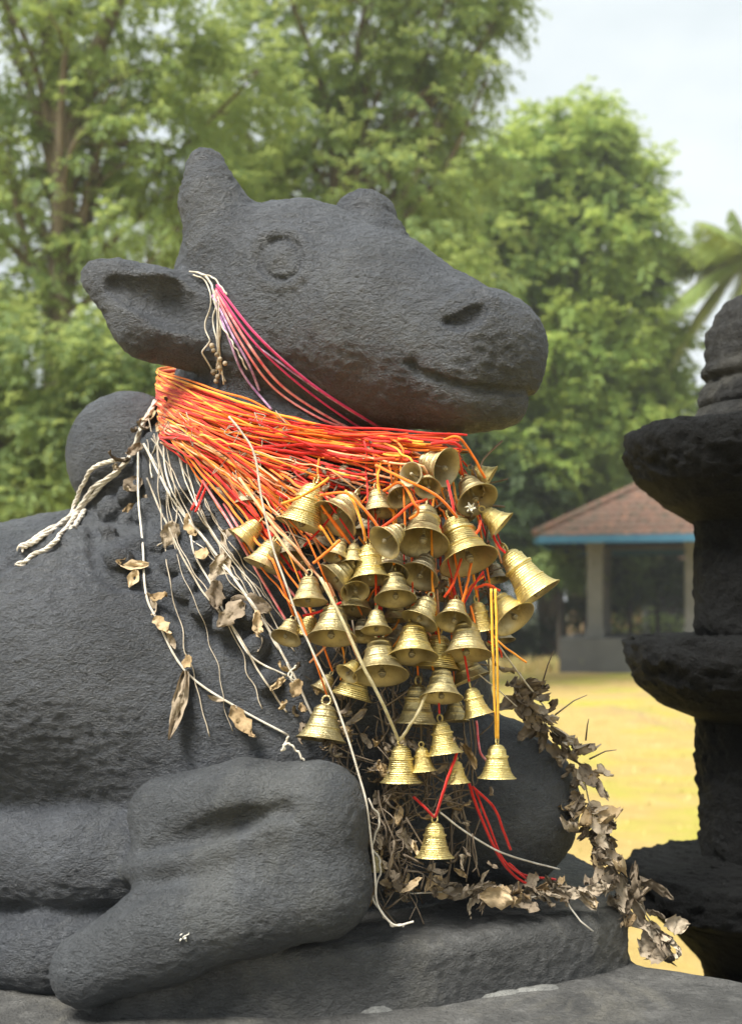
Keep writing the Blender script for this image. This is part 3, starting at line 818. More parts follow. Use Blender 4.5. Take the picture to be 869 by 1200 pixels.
# pink and purple cords over the cheek
ck = 'cords crossing the cheek'
for pix, mat, r, lab in [
  ([(254,334),(300,392),(360,446),(430,492),(486,524)], 'c_magenta', .0021, 'magenta cord crossing the cheek, uppermost of the cheek cords'),
  ([(253,338),(295,398),(350,450),(420,500),(470,522)], 'c_magenta', .0018, 'second magenta cord just beneath the uppermost cheek cord'),
  ([(253,340),(290,402),(330,452),(390,492),(440,515)], 'c_pink', .0021, 'pink cord sagging across the middle of the cheek'),
  ([(252,343),(280,398),(318,452),(370,488),(415,505)], 'c_pink', .0018, 'lower pink cord across the cheek beside the pale purple one'),
  ([(250,345),(272,392),(292,428),(304,458)], 'c_purple', .0020, 'pale purple cord dropping steeply from the ear, outer one'),
  ([(249,346),(268,396),(286,440),(318,480)], 'c_purple', .0019, 'pale purple cord dropping from the ear, inner one'),
  ([(300,405),(380,462),(450,505),(492,528)], 'c_purple', .0015, 'dark purple cord under the jaw beside the magenta cords')]:
    cord('cheek_cord', drape(pix, .004, n=24), r, mat, lab, 'cord', ck, n=50)
# red tassels at the left of the bundle
for k, (pix, mat, lab) in enumerate([
  ([(258,505),(247,540),(236,572),(224,598)], 'c_red', 'red tassel cord hanging left of the bells, outer one'),
  ([(262,508),(254,545),(240,575),(229,600)], 'c_red', 'red tassel cord hanging left of the bells, inner one'),
  ([(250,500),(244,512),(256,516),(250,530),(260,536),(254,550)], 'c_red', 'curly red cord knotted over the peach cords'),
  ([(237,563),(267,610),(300,668),(336,729)], 'c_pink', 'long pinkish red cord slanting down the chest'),
  ([(262,590),(300,650),(338,690),(360,720)], 'c_pink', 'shorter pinkish red cord beside the flared left bell')]):
    cord('red_cord', drape(pix, .012, n=18), .0019, mat, lab, 'cord', 'loose red cords')
# white threads on the left
def leafmesh(L, W, curl, crum, seed, nseg=11, nw=6):
    Vv = []
    for i in range(nseg+1):
        u = i/nseg; wd = W*math.sin(math.pi*min(1, .06+u*.93))**.7*(1-.25*u)*(1+.45*mnoise.noise(Vector((u*5, seed, 7))))
        for j in range(nw+1):
            v = (j/nw-.5)*2; a = curl*u*2.2
            x = L*(math.sin(a)/a*u if abs(a) > 1e-3 else u); z = L*u*(1-math.cos(a))/max(a, 1e-3)*.9
            y = v*wd*.5*math.cos(v*.9*curl); z2 = abs(v)**1.5*wd*.35*abs(curl)
            nn = mnoise.noise(Vector((u*3.1+seed, v*1.7, seed)))*crum*L; n2 = mnoise.noise(Vector((u*7+seed*2, v*3.4, 3)))*crum*L*1.1
            Vv.append((x+n2*.3, y+nn*.5+n2*.4, z+z2+nn+n2))
    Fc = [(i*(nw+1)+j, i*(nw+1)+j+1, (i+1)*(nw+1)+j+1, (i+1)*(nw+1)+j) for i in range(nseg) for j in range(nw)]
    Vv = np.array(Vv); t_ = max(.0004, L*.008)
    V2 = Vv+np.array([0, 0, t_]); n = len(Vv)
    return MB().add(list(Vv)+list(V2), [f[::-1] for f in Fc]+[tuple(i+n for i in f) for f in Fc])
def leaf(parent, base, dirv, L, W, mat='dry', curl=None, crum=.10, name='leaf', roll=None):
    mb = leafmesh(L, W, curl if curl is not None else random.uniform(.2, 1.4), crum*1.35, random.uniform(0, 90))
    o = mb.build(name, M[mat]); x = Vector(dirv).normalized()
    zz = Vector((0, -1, .15)); zz = (zz-x*zz.dot(x)); zz = zz.normalized() if zz.length > .05 else Vector((0, 0, 1)); yy = zz.cross(x)
    q = Matrix(((x.x, yy.x, zz.x), (x.y, yy.y, zz.y), (x.z, yy.z, zz.z))).to_quaternion() @ Matrix.Rotation(roll if roll is not None else random.uniform(-1.3, 1.3), 4, 'X').to_quaternion()
    if parent is not None:
        o.parent = parent; o.location = toV(base)-parent.location
    else: o.location = toV(base)
    o.rotation_mode = 'QUATERNION'; o.rotation_quaternion = q; return o
TG = 'old threads hanging over the shoulder'
def thread(pix, r, mat, lab, leaves=(), off=.004, tmax=None, name='thread', n=30, wob=.0012, grp=TG):
    pts = drape(pix, off, tmax, n=n)
    if not leaves: return cord(name, pts, r, mat, lab, 'thread', grp, n=len(pts)*2, wob=wob)
    root = tag(empty(name, toV(pts[0])), lab, 'garland' if len(leaves) > 2 else 'thread', grp)
    o = cord('string', [p-np.array(root.location) for p in pts], r, mat, None, n=len(pts)*2, wob=wob, parent=root)
    for (x, y, dx, dy, L, W, m) in leaves:
        b = drape([(x, y)], .008, tmax)[0]
        leaf(root, b, (dx, -.1, -dy), L*1.6/F, W*1.9/F, m, curl=random.uniform(.15,.6), roll=random.uniform(-.5, .5))
    return root
random.seed(5)
thread([(168,520),(203,585),(243,636),(297,710),(336,776),(372,850)], .0019, 'c_white', 'thickest off white cord slanting from the neck down the chest')
thread([(170,524),(205,590),(247,642),(300,716),(330,765)], .0013, 'c_white', 'thin white thread running along the thickest off white cord')
thread([(176,480),(163,515),(162,569),(167,640),(171,696),(184,726),(215,784),(270,825),(338,862)], .0016, 'c_white',
  'white thread with several dry leaves dangling over the shoulder',
  [(174,662,-1,.15,44,14,'dry_pale'),(160,668,-.3,.8,22,12,'dry_pale'),(171,696,.6,.8,32,17,'dry'),(176,700,1,0,24,10,'dry_pale'),(182,722,.5,.9,32,13,'dry_pale'),(196,742,.6,.8,22,8,'dry'),
   (218,786,-.12,1,78,15,'dry'),(214,780,.6,-.3,18,14,'dry_pale'),(272,827,.45,.9,54,17,'dry_pale'),(262,822,-1,-.1,24,6,'dry')])
thread([(172,560),(196,616),(235,690),(274,737),(305,790),(336,835)], .0014, 'c_dirty', 'brownish thread in the middle of the shoulder threads, with dry leaves',
  [(165,560,-.4,.5,30,22,'dry'),(170,580,.1,1,40,14,'dry'),(158,590,-.7,.6,24,9,'dry_pale'),(205,612,-.4,.9,34,20,'dry'),(222,600,.2,.6,34,20,'dry_pale')])
thread([(190,500),(196,560),(221,612),(227,647),(250,690),(290,765),(336,792)], .0014, 'c_white', 'white thread with clustered crumpled leaves over the upper chest',
  [(228,648,.6,.1,20,14,'dry_pale'),(262,650,-.3,1,48,20,'dry'),(255,680,-.2,1,40,20,'dry'),(270,705,.7,.1,50,24,'dry'),(285,705,-.6,.7,40,22,'dry'),(300,715,-.1,1,34,12,'dry_pale'),(265,620,.1,.8,36,18,'dry'),(300,740,.3,.8,28,13,'dry')])
thread([(206,505),(216,560),(240,610),(275,660),(300,690),(330,745)], .0011, 'c_white', 'fine thread nearest the bells over the upper chest')
thread([(190,498),(200,550),(208,600),(196,630),(184,640)], .0010, 'c_dirty', 'short curling thread beside the carved ornament')
thread([(178,560),(176,540),(184,520),(188,510)], .0012, 'c_white', 'short looped white thread at the top of the shoulder')
thread([(268,488),(284,508),(297,530),(306,577),(317,633),(336,688),(355,740),(362,754),(393,824),(418,899),(430,950),(438,1010),(442,1060),(462,1084),(484,1080)], .0014, 'c_white',
  'long white thread passing in front of the bells down to the base', off=.004, tmax=1.375, name='thread', n=48)
thread([(430,935),(444,960),(437,990),(446,1020),(438,1050),(452,1078),(474,1086)], .0014, 'c_white', 'knotted white thread beside the near foreleg', tmax=1.40, wob=.006, n=36)
thread([(338,862),(330,880),(336,872),(348,880),(356,892)], .0014, 'c_white', 'frayed white thread end above the near foreleg', tmax=1.39, wob=.004)
thread([(336,776),(345,800),(338,790),(348,780)], .0012, 'c_white', 'small white knot left of the lower bells', tmax=1.44, wob=.003)
for k in range(12):
    x0 = random.uniform(165, 215); y0 = random.uniform(490, 520); x1 = random.uniform(230, 345); y1 = random.uniform(640, 870)
    pix = [(x0, y0), (x0+(x1-x0)*.3+random.uniform(-14,10), y0+(y1-y0)*.4), (x0+(x1-x0)*.65+random.uniform(-14,10), y0+(y1-y0)*.72), (x1, y1)]
    thread(pix, random.uniform(.0005, .0009), random.choice(['c_white','c_dirty','c_dirty']), 'hair thin old thread tangled among the shoulder threads', wob=.005, grp='hair thin threads on the shoulder')
for k in range(60):
    x, y = random.uniform(196, 350), random.uniform(480, 600)
    if y > 500+(x-196)*.7: continue
    tf = MB().tube(spline(drape([(x, y), (x+random.uniform(-14,14), y+random.uniform(-4,16)), (x+random.uniform(-16,16), y+random.uniform(0,22))], .036), 8), .0006, 4).build('thread', M[random.choice(['c_dirty','twig'])])
    tag(tf, 'short dirty thread scrap stuck on the orange neck cords', 'thread', 'thread scraps on the neck cords')
# rope from neck to the left over the back
RG = 'off white rope strands on the shoulder'
rope(drape([(148,538),(113,546),(94,573),(84,600),(52,628),(23,643)], .006, n=24), 0.0033, 'upper off white rope strand looping left over the shoulder', 0)
rope(drape([(182,470),(166,500),(149,540),(110,572),(84,606),(50,625),(22,645)], .007, n=28), .0036, 'thick off white rope strand from the neck to its frayed end', 0)
rope(drape([(140,550),(104,585),(78,618),(58,640),(18,664)], .006, n=24), .0034, 'lower off white rope strand ending beside the groove', 0)
rope(drape([(99,598),(93,608),(86,620)], .005, n=8), .0036, 'short frayed rope end beneath the other strands', 0)
cw = tag(empty('dried_leaf_clump', toV(drape([(165,520)])[0])), 'clump of crumpled leaves where the rope meets the neck', 'leaf clump')
for (x, y, dx, dy, L, W) in [(182,482,-.4,.9,34,18),(192,475,.9,.2,40,18),(205,480,.8,.5,36,18),(176,500,-.6,.8,34,17),(166,520,-.7,.8,36,16),(152,538,-.8,.6,44,16),(140,548,-.5,.3,30,14),(160,500,.3,.9,26,14),(188,492,.2,.9,30,16),(150,570,-.3,.6,22,18),(214,492,.6,.8,24,12)]:
    leaf(cw, drape([(x, y)], .010)[0], (dx, -.3, -dy), L*1.6/F, W*1.6/F, random.choice(['dry','dry_pale']), roll=random.uniform(-.7,.7))
# knotted white threads at the ear base
EG = 'knotted threads at the base of the ear'
for k, (pix, lab) in enumerate([
  ([(222,318),(236,320),(246,330),(252,350),(256,400),(262,450)], 'knotted white thread at the ear, reaching the neck cords'),
  ([(226,322),(242,330),(246,360),(240,385),(246,400),(238,412),(246,430),(254,440)], 'looped white thread curling outward from the ear base'),
  ([(228,318),(250,326),(262,340),(266,345)], 'short white thread tied over the top of the ear base'),
  ([(240,322),(252,345),(250,380),(256,410),(252,440)], 'straight white thread hanging behind the looped one'),
  ([(250,350),(262,385),(275,405),(288,432)], 'single white thread hanging onto the cheek'),
  ([(236,319),(250,338),(258,370),(255,420),(263,446)], 'dirty white thread with knots beside the cheek')]):
    cord('ear_thread', drape(pix, .006, n=22), .0012, 'c_white', lab, 'thread', EG, wob=.003)
pod = tag(empty('seed_pod_string', toV(drape([(256,380)], .01)[0])), 'dark string of small dry seed pods hanging from the ear base', 'seed pods')
cord('string', [p-np.array(pod.location) for p in drape([(254,352),(256,390),(258,430),(254,448)], .009, n=10)], .001, 'c_dirty', None, parent=pod)
for k in range(9):
    b = drape([(256+random.uniform(-8,8), 405+k*5.2)], .012)[0]-np.array(pod.location)
    M4 = Matrix.Translation(toV(b)); r0 = random.uniform(.003, .005)
    MB().lathe([(0,r0),(r0*.7,r0*.75),(r0,0),(r0*.7,-r0*.75),(0,-r0)], 8, M4).build('seed_pod', M['dry'], pod)
# straw cords, yellow cords, red cords lower down
LC = 'cords of the lower bells'
def fc(pts, r, mat, lab, name='bell_cord', wob=.0006, grp=LC): return cord(name, [P(*p) for p in pts], r, mat, lab, 'cord', grp, wob=wob)
fc([(375,677,1.385),(402,729,1.38),(425,780,1.382),(440,808,1.39),(455,840,1.405),(467,868,1.43)], .0021, 'c_straw', 'long straw coloured cord crossing the bells to the shiny low bell')
fc([(500,812,1.42),(488,838,1.415),(475,858,1.425),(469,868,1.433)], .0021, 'c_straw', 'short straw coloured cord on the right of the shiny low bell')
fc([(575,690,1.42),(577,760,1.42),(579,820,1.43),(581,866,1.437)], .0017, 'c_yellow', 'left strand of the yellow double cord')
fc([(580,690,1.42),(582,760,1.42),(583,820,1.43),(583,866,1.437)], .0017, 'c_yellow', 'right strand of the yellow double cord')
fc([(536,880,1.43),(527,905,1.42),(517,935,1.425),(510,958,1.437)], .0019, 'c_red', 'red cord rising right from the lowest bell')
fc([(484,934,1.44),(497,946,1.43),(508,958,1.437)], .0019, 'c_red', 'red cord rising left from the lowest bell')
fc([(558,845,1.5),(562,880,1.48),(571,893,1.48)], .0017, 'c_pink', 'short pink cord beside the alone hanging yellow cord bell')
fc([(549,918,1.46),(562,955,1.47),(584,1003,1.49),(602,1026,1.51),(626,1041,1.52)], .0021, 'c_red', 'red cord trailing furthest onto the base slab')
fc([(553,922,1.46),(578,946,1.47),(590,975,1.48),(598,996,1.49)], .0020, 'c_red', 'red cord ending in front of the far knee')
fc([(556,924,1.465),(572,965,1.475),(590,1008,1.495),(616,1030,1.515)], .0016, 'c_red', 'red cord doubled beside the trailing one')
fc([(596,1012,1.505),(615,1026,1.52),(651,1031,1.55)], .0018, 'c_red', 'red cord lying nearly level under the far knee')
fc([(515,952,1.45),(545,975,1.46),(584,998,1.48),(620,1010,1.52),(655,1019,1.56)], .0014, 'c_white', 'white thread stretched level across the far knee')
fc([(583,755,1.47),(597,775,1.50),(612,795,1.55),(638,829,1.60)], .0012, 'c_white', 'white thread tying the leaf garland to the bells')
fc([(560,790,1.47),(585,810,1.50),(605,828,1.55)], .0009, 'c_white', 'faint thread between the bells and the leaf garland')
fc([(520,515,1.45),(536,512,1.44),(548,525,1.45),(560,545,1.46),(568,560,1.47)], .0019, 'c_orange', 'orange cord over the topmost bells at the right')
fc([(505,520,1.45),(528,518,1.44),(540,524,1.445)], .0024, 'c_red', 'red ribbon knotted on the topmost dark bell')
for pts, mat, lab in [
  ([(449,575,1.42),(470,566,1.41),(485,590,1.40),(490,600,1.41),(480,608,1.42)], 'c_orange', 'orange cord looping above the left facing bell'),
  ([(440,545,1.42),(470,560,1.40),(510,580,1.40),(530,600,1.41),(535,606,1.42)], 'c_orange', 'orange cord slanting to the largest golden bell'),
  ([(405,575,1.42),(415,590,1.405),(425,618,1.40),(428,634,1.41)], 'c_amber', 'amber cord hanging before the golden centre bell'),
  ([(375,580,1.42),(405,578,1.40),(425,595,1.395),(443,618,1.40)], 'c_orange', 'orange cord curving above the golden centre bell'),
  ([(330,590,1.44),(350,583,1.42),(372,570,1.41),(385,560,1.42)], 'c_amber', 'amber cord crossing over the big upper left bell crown'),
  ([(445,620,1.42),(465,605,1.405),(480,592,1.40),(500,585,1.41)], 'c_vermilion', 'vermilion cord crossing below the small pale bell'),
  ([(367,660,1.41),(385,645,1.395),(398,633,1.40)], 'c_orange', 'short orange cord crossing the small clapper bell'),
  ([(540,655,1.46),(530,685,1.44),(520,700,1.44)], 'c_vermilion', 'vermilion cord below the largest golden bell, left one'),
  ([(552,660,1.46),(546,690,1.44),(541,708,1.44)], 'c_orange', 'orange cord below the largest golden bell, right one'),
  ([(524,563,1.44),(530,590,1.42),(533,605,1.42)], 'c_red', 'red cord from the side lying bell to the largest golden bell'),
  ([(563,610,1.46),(560,622,1.45),(545,640,1.45)], 'c_vermilion', 'vermilion cord under the white flower bell'),
  ([(576,625,1.47),(584,640,1.46),(592,648,1.46)], 'c_red', 'red cord at the loop of the rightmost bell'),
  ([(355,722,1.44),(380,715,1.43),(400,706,1.43)], 'c_red', 'red cord behind the large olive bell'),
  ([(556,690,1.45),(570,685,1.44),(585,692,1.45)], 'c_vermilion', 'vermilion cord above the golden bell opening right'),
  ([(317,617,1.42),(340,650,1.40),(360,672,1.41)], 'c_peach', 'peach cord slanting down to the dull flared bell'),
  ([(280,560,1.45),(320,615,1.41),(345,640,1.40),(363,664,1.41)], 'c_peach', 'longer peach cord slanting from the bundle to the dull flared bell')]:
    fc(pts, .0019, mat, lab, 'loose_cord', grp='loose cords among the bells')
for k in range(46):
    x, y = random.uniform(370, 575), random.uniform(535, 760); a = random.uniform(.6, 2.4); L = random.uniform(25, 70); t = 1.475+random.uniform(-.02, .03)
    mt = random.choice(['c_orange','c_red','c_vermilion','c_amber','c_peach'])
    nm = {'c_orange':'orange','c_red':'deep red','c_vermilion':'vermilion','c_amber':'amber','c_peach':'faded peach'}[mt]
    fc([(x, y, t), (x+math.cos(a)*L*.5+random.uniform(-6,6), y+math.sin(a)*L*.5, t-.006), (x+math.cos(a)*L, y+math.sin(a)*L, t)], .0015, mt, 'short '+nm+' cord end glimpsed in the gaps behind the bells', 'loose_cord', grp='cord ends behind the bells')
# white flower in bell mouth
fl = tag(empty('white_flower', toV(P(551, 595, 1.405))), 'withered white flower stuck in the mouth of an upper right bell', 'flower')
for k in range(6):
    a = k*1.05; mb = leafmesh(.008, .009, .9, .3, k*3.3, 5, 4); kq = NT('flower_petal') if k == 0 else kq
    if k == 0: kq.set('Base Color', (.75,.72,.62)); kq.set('Roughness', .8); M['petal'] = kq.m
    o = mb.build('petal', M['petal'], fl); o.rotation_euler = (0, a, random.uniform(-.3,.3))

# ------------------------------------------------------------------ dry garland at the right
random.seed(21)
ga = [(609,788,1.60),(622,822,1.60),(640,850,1.61),(662,872,1.61),(680,900,1.60),(690,940,1.59),(700,980,1.585),(718,1020,1.575),(742,1050,1.57),(765,1085,1.56),(786,1112,1.55)]
gp = spline([P(*g) for g in ga], 80)
g0 = tag(empty('leaf_garland', toV(gp[0])), 'withered leaf garland arching over the far knee and slab corner', 'garland')
cord('string', [p-np.array(g0.location) for p in gp], .0011, 'c_dirty', None, parent=g0)
for k in range(98):
    u = random.random()**.9; i = min(len(gp)-2, int(u*(len(gp)-1))); b = gp[i]; d = gp[i+1]-gp[i]; d /= np.linalg.norm(d)
    wd = .009+.013*min(1, u*1.6)
    b = b+RNG.normal(0, wd*.55, 3)*np.array([1, .8, .8]); 
    dv = d*random.uniform(.5, 1.2)+RNG.normal(0, .5, 3)
    leaf(g0, b, dv, random.uniform(.028, .058), random.uniform(.018, .032), random.choice(['dry','dry','dry','dry','dry_pale']) if u > .35 else 'dry', crum=.16)
for x, y, dx, dy, L in [(632,812,.3,-1,50),(650,838,.9,-.6,40),(690,890,.9,-.35,34),(686,868,.1,-1,26)]:
    b = P(x, y, 1.60); MB().tube([b-np.array(g0.location), b+np.array([dx, -.1, -dy])*L*.6*1.6/F-np.array(g0.location)+np.array([0,0,.003]), b+np.array([dx,-.2,-dy])*L*1.6/F-np.array(g0.location)], [.0014,.001,.0006], 5).build('twig', M['twig'], g0)
# leaves lying along the slab
gb = spline([P(*g) for g in [(475,1048,1.50),(520,1046,1.50),(560,1050,1.50),(600,1052,1.50),(640,1050,1.51),(680,1046,1.52),(720,1040,1.545)]], 60)
g1 = tag(empty('leaf_litter_garland', toV(gb[0])), 'trampled dry garland lying along the top of the base slab', 'garland')
cord('string', [p-np.array(g1.location) for p in gb], .0011, 'c_white', None, parent=g1, wob=.003)
for k in range(72):
    u = random.random(); i = min(len(gb)-2, int(u*(len(gb)-1))); b = gb[i].copy(); b[2] = max(b[2], 1.09)+random.uniform(0, .012)
    dv = np.array([random.choice([-1,1])*random.uniform(.4,1), RNG.normal(0,.5), RNG.normal(0,.22)])
    leaf(g1, b+RNG.normal(0, .006, 3)*np.array([1,2,.3]), dv, random.uniform(.018, .046), random.uniform(.011, .024), random.choice(['dry','dry','dry_pale']), crum=.14)
leaf(g1, P(562,1050,1.475), (1,-.1,.1), .052, .034, 'dry_pale', .5, .12, roll=.3)
th = MB().tube([np.array(P(662,1052,1.525)), P(668,1064,1.505), P(680,1080,1.50), P(695,1092,1.497)], .0012, 5).build('thread', M['c_white']); tag(th, 'short white thread dangling over the front of the base slab', 'thread')

# tangle of dry stalks under the bells
random.seed(33)
tg = MB()
for k in range(240):
    x = random.gauss(450, 48); y = random.uniform(790, 1046)
    if x < 345+(y-790)*.1 or x > 560: continue
    if x < 438 and y > 900: x = 438+random.random()*40
    t = 1.475+random.uniform(-.03, .05); L = random.uniform(.02, .07); a = random.uniform(0, 6.28)
    p0 = P(x, y, t); d = np.array([math.cos(a), random.uniform(-.3,.3), math.sin(a)])
    p1 = p0+d*L*.5+RNG.normal(0, .006, 3); p2 = p0+d*L+RNG.normal(0, .012, 3)
    tg.tube(spline([p0, p1, p2], 6), random.uniform(.0005, .0015), 4)
for k in range(170):
    x = random.uniform(350, 575); y = random.uniform(540, 780); t = 1.50+random.uniform(-.02, .03); L = random.uniform(.02, .05); a = random.uniform(0, 6.28)
    p0 = P(x, y, t); d = np.array([math.cos(a), random.uniform(-.3,.3), math.sin(a)])
    tg.tube(spline([p0, p0+d*L*.5+RNG.normal(0, .006, 3), p0+d*L+RNG.normal(0, .01, 3)], 6), random.uniform(.0006, .0018), 4)
for k in range(26):   # hanging stalk strings
    x = random.choice([450, 462, 475, 500, 530, 540, 545, 550, 408, 420, 395])+random.uniform(-6,6); y = random.uniform(790, 860); t = 1.49+random.uniform(-.02,.03)
    q = [P(x+random.uniform(-7,7)+i*random.uniform(-2,2.5), y+i*38, t) for i in range(6) if y+i*38 < 1045]
    if len(q) > 2: tg.tube(spline(q, 24), random.uniform(.0008, .0018), 4)
o = tg.build('dry_stalks', M['twig']); tag(o, 'tangle of dried garland stalks hanging under and behind the lower bells', 'dry stalks', kind='stuff')
lc = tag(empty('dried_leaf_clump', toV(P(450, 900, 1.46))), 'crumpled grey brown leaves caught beneath the lower bells', 'leaf clump')
g2 = tag(empty('dried_leaf_clump', toV(P(460, 640, 1.49))), 'withered brown leaves wedged behind the upper bells', 'leaf clump')
for k in range(88):
    u = random.random()
    if u < .35: x, y = random.gauss(385, 22), random.uniform(800, 905)
    elif u < .45: x, y = random.gauss(350, 9), random.uniform(760, 850)
    elif u < .8: x, y = random.gauss(455, 16), random.uniform(860, 1040)
    else: x, y = random.gauss(535, 22), random.uniform(860, 1045)
    if x < 438 and y > 890: x = 445
    t = 1.465+random.uniform(-.015, .03)
    leaf(lc, P(x, y, t), (random.uniform(-.6,.6), random.uniform(-.4,.1), -random.uniform(.2,1)), random.uniform(.018, .042), random.uniform(.008, .018), random.choice(['dry','dry','dry_pale']), crum=.15)
for k in range(60):
    x, y = random.uniform(360, 570), random.uniform(540, 780)
    leaf(g2, P(x, y, 1.495+random.uniform(-.02, .02)), (random.uniform(-1,1), random.uniform(-.4,.1), random.uniform(-1,.4)), random.uniform(.016, .034), random.uniform(.009, .016), 'dry', crum=.15)
leaf(lc, P(352,797,1.42), (-.6,-.3,-.9), .032, .022, 'dry_pale', .5)
leaf(lc, P(462,985,1.43), (.05,-.1,-1), .052, .020, 'dry', .3, .05, roll=1.5)
leaf(lc, P(492,1028,1.45), (-.5,-.2,-.9), .036, .018, 'dry_pale', .5)
# white specks of flower on the leg
for k, (x, y, lab) in enumerate([(216,1097,'small white withered blossom on the near foreleg fold'),]):
    root = tag(empty('blossom', toV(drape([(x,y)], .001)[0])), lab, 'flower')
    for j in range(7):
        o = leafmesh(.0045, .003, .5, .2, j*2.1, 4, 2).build('petal', M['petal'], root); o.rotation_euler = (random.uniform(-.6,.6), random.uniform(0,6.28), random.uniform(0,1)); o.location = (random.uniform(-.004,.004), -.001, random.uniform(-.003,.003))

print('T cords', time.time()-T0)
# ------------------------------------------------------------------ ground
def ground():
    k = NT('dry_field_grass')
    n1 = k.noise(.55, 6, .62); n2 = k.noise(2.6, 6, .7); n3 = k.noise(26, 5, .75); v = k.mapping((1, .35, 1)); n4 = k.noise(.9, 5, .6, v)
    c = k.ramp(n2, [(.30, (.37,.265,.095)), (.52, (.48,.35,.125)), (.72, (.55,.395,.18))])
    c = k.mix(k.ramp(n1, [(.47,(0,0,0)),(.60,(.85,.85,.85))]), c, (.37,.39,.05))
    c = k.mix(k.ramp(n4, [(.55,(0,0,0)),(.66,(.75,.75,.75))]), c, (.34,.25,.14))
    c = k.mix(k.math('MULTIPLY', n3, .45), c, (.36,.25,.10))
    # far edge of the lawn: soil and undergrowth with tree shade painted into the colour
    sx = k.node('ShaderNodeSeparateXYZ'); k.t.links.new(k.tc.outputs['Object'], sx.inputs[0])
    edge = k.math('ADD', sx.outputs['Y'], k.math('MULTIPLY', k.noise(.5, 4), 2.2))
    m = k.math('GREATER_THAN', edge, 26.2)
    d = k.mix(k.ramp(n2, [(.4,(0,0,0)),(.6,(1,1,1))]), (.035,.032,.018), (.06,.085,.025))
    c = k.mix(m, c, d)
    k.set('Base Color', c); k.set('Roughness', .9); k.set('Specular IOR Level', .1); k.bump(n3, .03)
    xs = np.concatenate([np.linspace(-600,-30,12), np.linspace(-28,28,90), np.linspace(30,600,12)])
    ys = np.concatenate([np.linspace(-300,-6,8), np.linspace(-5,40,120), np.linspace(45,900,16)])
    Vv = [(x, y, mnoise.noise(Vector((x*.5, y*.5, 0)))*.04+mnoise.noise(Vector((x*2.2, y*2.2, 4)))*.015) for x in xs for y in ys]
    ny = len(ys); f = np.array([(i*ny+j, (i+1)*ny+j, (i+1)*ny+j+1, i*ny+j+1) for i in range(len(xs)-1) for j in range(ny-1)])
    o = mesh_np('ground', Vv, f, k.m); o['kind'] = 'structure'
ground()
def grass():
    n = 26000; x = RNG.uniform(-6, 14, n); y = RNG.uniform(2.2, 26, n); m = (x < (y+1.6)*.42+.6) & (x > -(y+1.6)*.42-1); 
    x, y = x[m], y[m]; x2 = RNG.uniform(-12, 16, 9000); y2 = RNG.uniform(24, 26.8, 9000); x = np.r_[x, x2]; y = np.r_[y, y2]
    h = np.where(y > 23.9, RNG.uniform(.08, .34, len(x)), RNG.uniform(.012, .05, len(x))); n = len(x)
    a = RNG.uniform(0, 6.28, n); w = h*.10+.004; dx, dy = np.cos(a)*w, np.sin(a)*w; lx, ly = RNG.normal(0, .4, n)*h, RNG.normal(0, .4, n)*h
    z = np.zeros(n)-.01
    Vv = np.stack([np.stack([x-dx, y-dy, z], 1), np.stack([x+dx, y+dy, z], 1), np.stack([x+lx, y+ly, h], 1)], 1).reshape(-1, 3)
    k = NT('dry_grass_blades'); g = k.node('ShaderNodeNewGeometry')
    k.set('Base Color', k.ramp(g.outputs['Random Per Island'], [(0, (.55,.40,.15)), (.7, (.60,.48,.20)), (1, (.32,.34,.08))])); k.set('Roughness', .9)
    o = mesh_np('dry_grass', Vv, np.arange(n*3).reshape(-1, 3), k.m, smooth=False); tag(o, 'short dry yellow grass blades across the field', 'grass', kind='stuff')
grass()

# ------------------------------------------------------------------ trees
def foliage_mat(name, pal, trans=.35):
    k = NT(name); g = k.node('ShaderNodeNewGeometry'); at = k.node('ShaderNodeVertexColor', layer_name='tint')
    sep = k.node('ShaderNodeSeparateColor'); k.t.links.new(at.outputs['Color'], sep.inputs[0])
    f = k.math('ADD', k.math('MULTIPLY', sep.outputs[0], .75), k.math('MULTIPLY', g.outputs['Random Per Island'], .25))
    c = k.ramp(f, pal)
    k.set('Base Color', c); k.set('Roughness', .55); k.set('Specular IOR Level', .3)
    tr = k.node('ShaderNodeBsdfTranslucent'); k.t.links.new(k.mix(.6, c, tuple(min(1, x*1.5) for x in pal[-1][1])), tr.inputs['Color'])
    mx = k.node('ShaderNodeMixShader'); mx.inputs[0].default_value = trans
    k.t.links.new(k.b.outputs[0], mx.inputs[1]); k.t.links.new(tr.outputs[0], mx.inputs[2])
    k.t.links.new(mx.outputs[0], k.n['Material Output'].inputs['Surface']); return k.m
def barkmat(name, a, b):
    k = NT(name); v = k.mapping((1,1,.25)); n = k.noise(9, 6, .7, v)
    k.set('Base Color', k.ramp(n, [(.35, a), (.65, b)])); k.set('Roughness', .9); k.bump(n, .04); return k.m
M['fol_a'] = foliage_mat('feathery_foliage', [(0, (.09,.145,.062)), (.45, (.17,.26,.095)), (.8, (.265,.37,.12)), (1, (.42,.46,.13))], .5)
M['fol_b'] = foliage_mat('light_foliage', [(0, (.08,.135,.045)), (.4, (.165,.265,.07)), (.8, (.27,.38,.09)), (1, (.43,.48,.12))], .5)
M['fol_d'] = foliage_mat('dark_foliage', [(0, (.025,.045,.018)), (.5, (.05,.085,.03)), (1, (.09,.14,.04))], .3)
M['fol_p'] = foliage_mat('palm_foliage', [(0, (.18,.27,.10)), (.6, (.32,.42,.14)), (1, (.42,.42,.14))], .5)
M['bark'] = barkmat('grey_brown_bark', (.09,.07,.045), (.20,.165,.115))
M['bark_d'] = barkmat('dark_bark', (.045,.037,.028), (.10,.08,.06))

